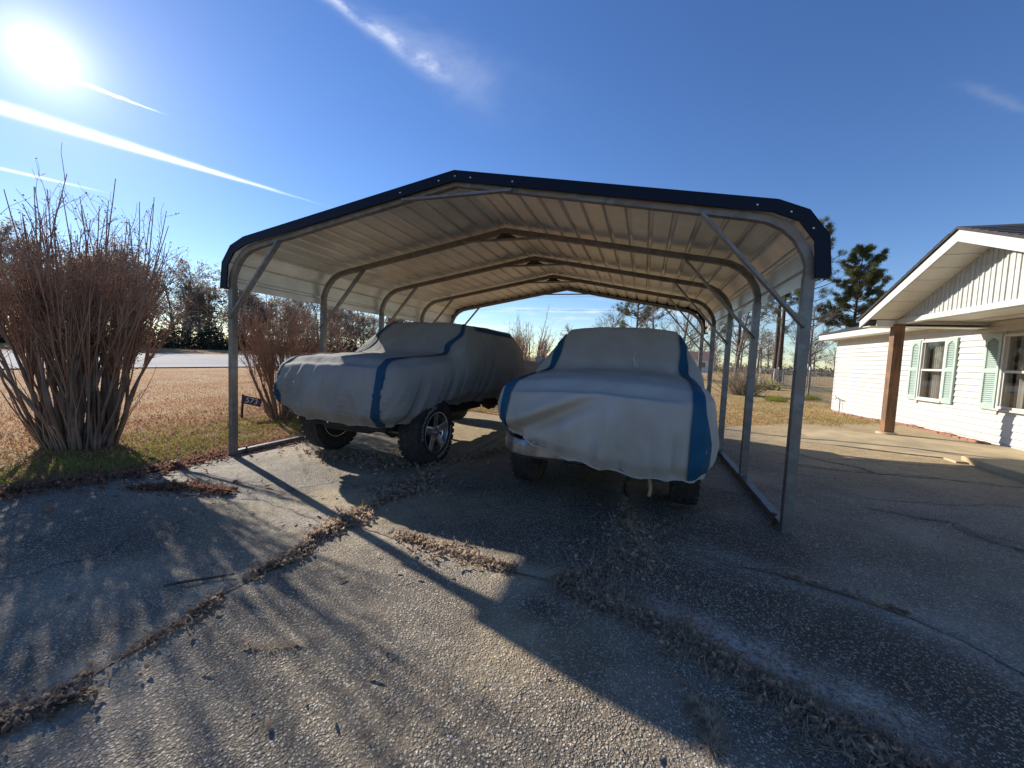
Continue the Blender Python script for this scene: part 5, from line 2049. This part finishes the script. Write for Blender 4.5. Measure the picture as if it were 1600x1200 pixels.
# low scrub in front of the distant trees
pts = []
V, F = [], []
n = 34000
x = rng.uniform(-40, 110, n)
y = 118 + rng.normal(0, 4, n)
z = np.abs(rng.normal(0, 1.0, n))
V, F = scatter(QUAD_V, QUAD_F, np.stack([x, y, z], -1), rand_rot(n), rng.uniform(.10, .28, n))
o = link('distant_scrub', np_mesh('distant_scrub', V, F), M['oakleaf'])
tag(o, 'low brown scrub along the far edge of the field', 'scrub', kind='stuff')
n = 26000
y = rng.uniform(8, 205, n)
x = -66 + rng.normal(0, 3.0, n) - np.maximum(0, y - 110) * .05
z = np.abs(rng.normal(.6, 2.4, n)) + g(x)
V, F = scatter(QUAD_V, QUAD_F, np.stack([x, y, z], -1), rand_rot(n), rng.uniform(.08, .22, n))
o = link('woodland_undergrowth', np_mesh('woodland_undergrowth', V, F), M['oakleaf'])
tag(o, 'brown tangled undergrowth inside the wood across the road', 'undergrowth', kind='stuff')

# pale dry twiggy shrub in the yard
dz_ = empty('dry_shrub', (4.6, 22.0, 0), 'pale dry twiggy shrub in the yard behind the right carport posts', 'shrub')
n = 260
st = np.stack([rng.normal(0, .32, n), rng.normal(0, .22, n), np.zeros(n)], -1)
D = np.stack([st[:, 0] * 1.2 + rng.normal(0, .25, n), st[:, 1] * 1.2 + rng.normal(0, .25, n), np.ones(n)], -1)
S = bend_paths(st, D, rng.uniform(.5, 1.5, n), 6, .12, .02)
p, d, t, _ = pick(S, .3, 1, 900)
S2 = bend_paths(p, d + rng.normal(0, .5, (900, 3)), rng.uniform(.12, .4, 900), 4, .12, .02)
link('twigs', np_mesh('twigs', *merge([tubes_np(S, .011 * np.ones((n, 1)) * np.linspace(1, .5, 6)[None], 3), tubes_np(S2, .007 * np.ones((900, 1)) * np.linspace(1, .5, 4)[None], 3)])), M['paletwig'], dz_)['kind'] = 'stuff'

# yellow flowering clump beside the white frame
yf = empty('flowering_clump', (7.55, 29.5, 0), 'yellow flowering clump at the foot of the white garden trellis', 'plant')
n = 500
p = np.stack([rng.normal(0, .38, n), rng.normal(0, .3, n), np.abs(rng.normal(.18, .14, n))], -1)
link('foliage', np_mesh('foliage', *scatter(LEAF_V, LEAF_F, p, rand_rot(n), rng.uniform(.04, .09, n))), M['weed'], yf)['kind'] = 'stuff'
n = 160
p = np.stack([rng.normal(0, .34, n), rng.normal(0, .28, n), .22 + np.abs(rng.normal(.1, .10, n))], -1)
link('flowers', np_mesh('flowers', *scatter(OCT_V, OCT_F, p, rand_rot(n), rng.uniform(.025, .05, n))), M['yellow'], yf)['kind'] = 'stuff'
wf = empty('garden_trellis', (7.6, 30.0, 0), 'white painted garden trellis standing in the yard near the pines', 'trellis')
for x in (7.25, 8.05):
    mb = MB()
    mb.bar((x, 30, 0), (x + .03, 30, 1.35), .07, .07)
    mb.build('upright', M['whitepaint'], wf)
mb = MB()
mb.bar((7.2, 30, 1.30), (8.15, 30, 1.28), .06, .06)
mb.bar((7.28, 30, .5), (8.05, 30, .5), .04, .04)
mb.build('crossbar', M['whitepaint'], wf)
for (x, y, s_, lab) in ((5.25, 19.0, 1.0, 'green tuft of winter grass in the straw lawn behind the carport'), (7.3, 21.6, 1.2, 'green tuft beside the fence post near the house corner')):
    n = 420
    a = rng.uniform(0, 6.28, n)
    r = np.sqrt(rng.uniform(0, 1, n)) * .40 * s_
    b0 = np.stack([x + r * np.cos(a), y + r * np.sin(a) * .6, np.zeros(n)], -1)
    tip = b0 + np.stack([rng.normal(0, .10, n), rng.normal(0, .10, n), rng.uniform(.10, .34, n)], -1)
    V = np.stack([b0 - [.005, 0, 0], b0 + [.005, 0, 0], tip], 1).reshape(-1, 3)
    o = link('grass_tuft', np_mesh('grass_tuft', V, np.arange(3 * n).reshape(-1, 3)), M['weed'])
    tag(o, lab, 'grass tuft', kind='stuff')

# ------------------------------------------------------------------ wire fences
def wire_fence(pts, label, h=1.35, cap=True):
    f = empty('wire_fence', (*pts[0], 0), label, 'fence')
    for (x, y) in pts:
        mb = MB()
        mb.box(x - .035, y - .035, 0, x + .035, y + .035, h)
        po = mb.build('fence_post', M['pipe'], f)
        if cap:
            mb = MB()
            mb.box(x - .045, y - .045, h + .001, x + .045, y + .045, h + .16)
            mb.build('post_cap', M['whitepaint'], po)
    paths = []
    for (a, b) in zip(pts[:-1], pts[1:]):
        for z in np.linspace(.08, h - .08, 9):
            paths.append([(a[0], a[1], z), ((a[0] + b[0]) / 2, (a[1] + b[1]) / 2, z - .02), (b[0], b[1], z)])
        L = math.hypot(b[0] - a[0], b[1] - a[1])
        for q in range(1, int(L / .2)):
            t = q * .2 / L
            xx, yy_ = a[0] + (b[0] - a[0]) * t, a[1] + (b[1] - a[1]) * t
            paths.append([(xx, yy_, .05), (xx, yy_, h / 2), (xx, yy_, h - .07)])
    pa = np.array(paths) - np.array([pts[0][0], pts[0][1], 0])
    link('wire_mesh', np_mesh('wire_mesh', *tubes_np(pa, np.full((len(pa), 3), .005), 3)), M['wire'], f)['kind'] = 'stuff'


wire_fence([(6.5, 17.0), (7.95, 23.8), (8.9, 29.2), (10.2, 35.6), (11.6, 42)], 'wire fence with white capped posts running back from the house corner')
wire_fence([(-4, 43), (1, 43), (6, 42.5), (11.4, 42.3), (17, 42), (23, 42), (29, 42)], 'wire fence crossing the field in front of the pines', cap=False)

# far house between the posts
fh_ = empty('distant_house', (9.5, 92, 0), 'small distant house with rusty roof beyond the pines', 'house')
mb = MB()
mb.box(6.5, 90, 0, 13.5, 96, 2.5)
mb.build('wall', M['whitepaint'], fh_)
mb = MB()
mb.loft([(6.0, 89.5, 2.5), (6.0, 96.5, 2.5), (6.0, 93, 4.3)], [(14, 89.5, 2.5), (14, 96.5, 2.5), (14, 93, 4.3)])
mb.build('roof', M['farroof'], fh_)
for x in (8.0, 11.0):
    mb = MB()
    mb.box(x, 89.96, 1.0, x + .9, 89.995, 2.0)
    mb.build('window', M['room'], fh_)

# overhead lines
def cable(name, a, b, sag, r, label):
    P = []
    for i in range(25):
        t = i / 24
        P.append((a[0] + (b[0] - a[0]) * t, a[1] + (b[1] - a[1]) * t, a[2] + (b[2] - a[2]) * t - sag * 4 * t * (1 - t)))
    mb = MB()
    mb.tube(P, r, 5)
    o = mb.build(name, M['cable'])
    tag(o, label, 'cable')


cable('power_line', (-75, 78, 14.0), (75, 62, 12.2), .8, .016, 'upper power line crossing the sky behind the carport')
cable('power_line', (-75, 78, 11.4), (75, 62, 10.2), .8, .016, 'lower power line crossing the sky behind the carport')
cable('power_line', (-43, -20, 8.2), (-43, 70, 8.6), .9, .016, 'power line along the road in front of the wood')


# ------------------------------------------------------------------ litter, grass and weeds
def along(pts, n, width, taper=True):
    pts = np.array(pts, float)
    L = np.concatenate([[0], np.cumsum(np.hypot(*(pts[1:] - pts[:-1]).T))])
    s = rng.uniform(0, L[-1], n)
    x = np.interp(s, L, pts[:, 0])
    y = np.interp(s, L, pts[:, 1])
    wv = width * (.35 + 1.3 * vnoise(s, s * 0 + pts[0, 0] * 3, 4.0, 3))
    if taper:
        e = np.minimum(s, L[-1] - s)
        wv = wv * np.clip(e / (width * 2.2), .25, 1)
    if taper:
        keep = vnoise(s, s * 0 + pts[0, 1] * 5, 5.0, 21) > rng.uniform(.05, .75, n)
        s, x, y, wv = s[keep], x[keep], y[keep], wv[keep]
        n = len(s)
    off = rng.normal(0, .5, n) * wv * np.where(rng.random(n) < .12, 2.4, 1.05)
    a = rng.uniform(0, 6.283, n)
    return x + off * np.cos(a), y + off * np.sin(a), np.abs(off) / (width + 1e-6)


# curled dry leaf: a bent strip
def curl_leaf(bend, w):
    V, F = [], []
    n = 5
    for i in range(n):
        t = i / (n - 1) * 2 - 1
        a = t * bend
        ww = w * (1 - abs(t) ** 2.2 * .92)
        y = math.sin(a) / bend
        z = (1 - math.cos(a)) / bend
        V += [(-ww, y, z + ww * .5), (0, y, z), (ww, y, z + ww * .4)]
    for i in range(n - 1):
        for j in range(2):
            b = i * 3 + j
            F.append((b, b + 1, b + 4, b + 3))
    return np.array(V), np.array(F)


LV = [curl_leaf(b, w) for b, w in ((.5, .42), (1.2, .36), (1.9, .40), (.9, .28))]


def tilt_rot(n, tilt):
    a = rng.uniform(0, 6.283, n)
    e1 = rng.normal(0, tilt, n)
    e2 = rng.normal(0, tilt, n)
    ca, sa = np.cos(a), np.sin(a)
    Rz = np.zeros((n, 3, 3))
    Rz[:, 0, 0], Rz[:, 0, 1], Rz[:, 1, 0], Rz[:, 1, 1], Rz[:, 2, 2] = ca, -sa, sa, ca, 1
    c1_, s1_ = np.cos(e1), np.sin(e1)
    Rx = np.zeros((n, 3, 3))
    Rx[:, 0, 0], Rx[:, 1, 1], Rx[:, 1, 2], Rx[:, 2, 1], Rx[:, 2, 2] = 1, c1_, -s1_, s1_, c1_
    c2_, s2_ = np.cos(e2), np.sin(e2)
    Ry = np.zeros((n, 3, 3))
    Ry[:, 0, 0], Ry[:, 0, 2], Ry[:, 1, 1], Ry[:, 2, 0], Ry[:, 2, 2] = c2_, s2_, 1, -s2_, c2_
    return np.einsum('nij,njk,nkl->nil', Rz, Rx, Ry)


def leaf_litter(name, x, y, size, material, label, pile=.0, prof=None, tilt=.55):
    size = (size[0] * 1.1, size[1] * 1.35)
    n = len(x)
    z = g(x, y) + .012 + rng.uniform(0, .012, n)
    if prof is not None:
        z = z + .7 * pile * np.clip(1 - prof, 0, 1) * rng.uniform(0, 1, n)
    parts = []
    which = rng.integers(0, 4, n)
    for k in range(4):
        s_ = which == k
        if not s_.any():
            continue
        nn = int(s_.sum())
        pos = np.stack([x[s_], y[s_], z[s_]], -1)
        parts.append(scatter(LV[k][0], LV[k][1], pos, tilt_rot(nn, tilt), size[0] + (size[1] - size[0]) * rng.uniform(0, 1, nn) ** 1.6))
    o = link(name, np_mesh(name, *merge(parts)), material)
    tag(o, label, 'leaf litter', kind='stuff')
    return o


def blades(name, x, y, hmin, hmax, w, lean, material, label, cat='grass', seg=3, zoff=0.0, curl=.5):
    n = len(x)
    z = g(x, y) + zoff
    b0 = np.stack([x, y, z], -1)
    a = rng.uniform(0, 6.283, n)
    d = np.stack([np.cos(a), np.sin(a), np.zeros(n)], -1)
    sdv = np.stack([-np.sin(a), np.cos(a), np.zeros(n)], -1)
    h = rng.uniform(hmin, hmax, n)
    ln = np.abs(rng.normal(lean, lean * .5, n))
    rows = []
    for i in range(seg + 1):
        t = i / seg
        p = b0 + d * (h * ln * t * t ** curl)[:, None] + np.array([0, 0, 1]) * (h * (t - .35 * ln * t * t))[:, None]
        ww = w * (1 - t * .9)
        rows.append(np.stack([p - sdv * ww, p + sdv * ww], 1))
    V = np.stack(rows, 1)                       # n, seg+1, 2, 3
    V = V.reshape(-1, 3)
    q = np.array([(2 * i, 2 * i + 1, 2 * i + 3, 2 * i + 2) for i in range(seg)])
    F = (q[None] + (np.arange(n) * 2 * (seg + 1))[:, None, None]).reshape(-1, 4)
    o = link(name, np_mesh(name, V, F), material)
    tag(o, label, cat, kind='stuff')
    return o


x, y, p = along([(-2.04, .2), (-2.04, .84), (-2.06, 1.31), (-2.12, 1.55)], 1100, .10)
leaf_litter('leaf_litter', x, y, (.010, .022), M['leaf'], 'brown leaves caught in the near left driveway joint', .01, p)
x, y, p = along([(-2.30, .62), (-2.05, .72), (-1.95, .86)], 900, .20)
leaf_litter('leaf_litter', x, y, (.010, .026), M['leaf'], 'loose pale leaves at the bottom left of the driveway', .015, p)
x, y, p = along([(-2.13, 1.72), (-2.10, 1.95), (-2.14, 2.16)], 1100, .17)
leaf_litter('leaf_litter', x, y, (.011, .026), M['leaf'], 'patch of leaves in the left joint short of the post shadow', .02, p)
x, y, p = along([(-2.17, 2.22), (-2.18, 2.5), (-2.17, 2.85)], 1500, .24)
leaf_litter('leaf_litter', x, y, (.013, .032), M['leaf'], 'heap of leaves where the post shadow crosses the joint', .03, p)
x, y, p = along([(-2.20, 2.95), (-2.16, 3.3), (-2.2, 3.6), (-2.25, 4.0)], 2200, .32)
leaf_litter('leaf_litter', x, y, (.013, .034), M['leaf'], 'shaded leaf heap in front of the lettered tyre', .04, p)
x, y, p = along([(-1.70, 2.50), (-1.1, 2.39), (-0.70, 2.33)], 900, .22)
leaf_litter('leaf_litter', x, y, (.011, .025), M['leaf'], 'scattered leaves along the cross joint in the sun', .02, p)
x, y, p = along(JB[1:], 2200, .18)
leaf_litter('leaf_litter', x, y, (.010, .024), M['leaf'], 'leaves filling the joint in front of the paler cover', .025, p)
x, y, p = along(JB2, 2400, .13, False)
leaf_litter('leaf_litter', x, y, (.009, .022), M['leaf'], 'leaves filling the diagonal crack across the shade', .025, p)
x, y, p = along([(.95, 2.92), (1.22, 2.83), (1.32, 2.77), (1.47, 2.7)], 500, .06)
leaf_litter('leaf_litter', x, y, (.008, .018), M['leaf'], 'thin line of leaves in the crack nearest the right front post', .015, p)
x, y, p = along([(-5.45, 1.6), (-5.38, 1.9), (-5.30, 2.31), (-5.1, 2.57), (-5.0, 3.0), (-5.1, 3.5), (-5.15, 4.2), (-5.05, 5.0)], 3200, .34, False)
leaf_litter('leaf_litter', x, y, (.014, .036), M['leaf_red'], 'reddish leaves along the lawn edge of the driveway', .03, p)
x, y, p = along(PILE, 1100, .20)
leaf_litter('leaf_litter', x, y, (.014, .034), M['leaf_red'], 'reddish drift of leaves on the driveway near the large myrtle', .03, p)
x, y, p = along([(-4.3, 4.2), (-3.4, 4.25), (-2.6, 4.2), (-2.2, 4.6), (-1.8, 5.6)], 2200, .40)
leaf_litter('leaf_litter', x, y, (.014, .034), M['leaf'], 'dark leaves gathered under the left pickup', .03, p)
x = rng.uniform(-9, -4.9, 2600)
y = rng.uniform(2.2, 8, 2600)
k = (x < drive_left(y) + .2)
leaf_litter('leaf_litter', x[k], y[k], (.014, .034), M['leaf_red'], 'single leaves strewn over the lawn around the myrtles', 0, None)
x = rng.uniform(-5, 2.5, 420)
y = rng.uniform(.8, 6, 420)
leaf_litter('leaf_litter', x, y, (.008, .024), M['leaf'], 'odd single leaves and crumbs dotted about the driveway', 0, None)

x, y, p = along(JB2[:-1], 5200, .13, False)
blades('dead_grass', x, y, .02, .060, .0030, 1.3, M['drygrass'], 'curled dead grass along the diagonal crack in the shade', zoff=.005)
x, y, p = along(JB[1:], 4200, .19)
blades('dead_grass', x, y, .02, .06, .0032, 1.1, M['drygrass'], 'curled dead grass in the joint in front of the paler cover', zoff=.005)
x, y, p = along([(.27, 1.66), (.33, 1.57), (.30, 1.46)], 2400, .16)
blades('dead_grass', x, y, .015, .045, .0026, 1.4, M['drygrass'], 'round clump of dead grass near the bottom of the shade', zoff=.004)
x, y, p = along([(-1.62, 1.28), (-1.50, 1.32), (-1.40, 1.38)], 160, .05)
blades('dead_grass', x, y, .015, .05, .002, 1.0, M['drygrass'], 'small withered tuft in the sunlit foreground', zoff=.004)
x, y, p = along([(-2.12, 1.7), (-2.12, 2.5), (-2.2, 2.85)], 500, .11)
blades('dead_grass', x, y, .02, .08, .0022, .9, M['drygrass'], 'dry blades poking from the leaves in the left joint', zoff=.004)
x, y, p = along([(-2.2, 2.75), (-2.19, 2.83)], 70, .05)
blades('weeds', x, y, .04, .13, .003, .4, M['weed'], 'tiny weed standing in the leaf filled joint', 'weed')
x, y, p = along([(.9, 4.3), (.55, 4.1), (.3, 4.0)], 700, .22)
blades('dead_grass', x, y, .01, .04, .002, 1.0, M['drygrass'], 'short dead grass beside the right front tyre of the paler truck', zoff=.004)

n = 60000
x = -5.0 - rng.exponential(1.05, n)
y = rng.uniform(1.0, 9.0, n)
k = (x < drive_left(y) + .06 * rng.normal(size=n)) & (fbm(x, y, 2.2, 9) > .44)
blades('weeds', x[k], y[k], .015, .055, .0055, .8, M['weed'], 'yellow green winter weeds on the lawn edge by the myrtles', 'weeds', seg=2)
n = 90000
x = -5.2 - rng.exponential(5.0, n)
y = rng.uniform(1.0, 20.0, n)
k = (x < drive_left(y)) & (x > -22)
blades('dormant_grass', x[k], y[k], .02, .055, .007, .9, M['brownblade'], 'russet dormant grass of the left lawn', 'grass', seg=2)
n = 90000
x = rng.uniform(-6, 10, n)
y = 9.2 + rng.exponential(6.0, n)
k = (y > drive_back(x) - .15 * np.abs(rng.normal(size=n))) & (y < 40) & ~((x > 6.2) & (y < 16.6))
blades('dormant_grass', x[k], y[k], .02, .06, .008, .9, M['strawblade'], 'straw coloured grass of the yard behind the carport', 'grass', seg=2)

# loose stick on the driveway
mb = MB()
mb.tube([(-2.47, 1.46, gf(-2.4) + .016), (-2.40, 1.53, gf(-2.4) + .020), (-2.32, 1.60, gf(-2.3) + .018), (-2.22, 1.68, gf(-2.2) + .022)], [.007, .008, .007, .004], 7)
o = mb.build('stick', M['stick'], smooth=True)
tag(o, 'thin grey stick lying in the shadow of the large myrtle', 'stick')
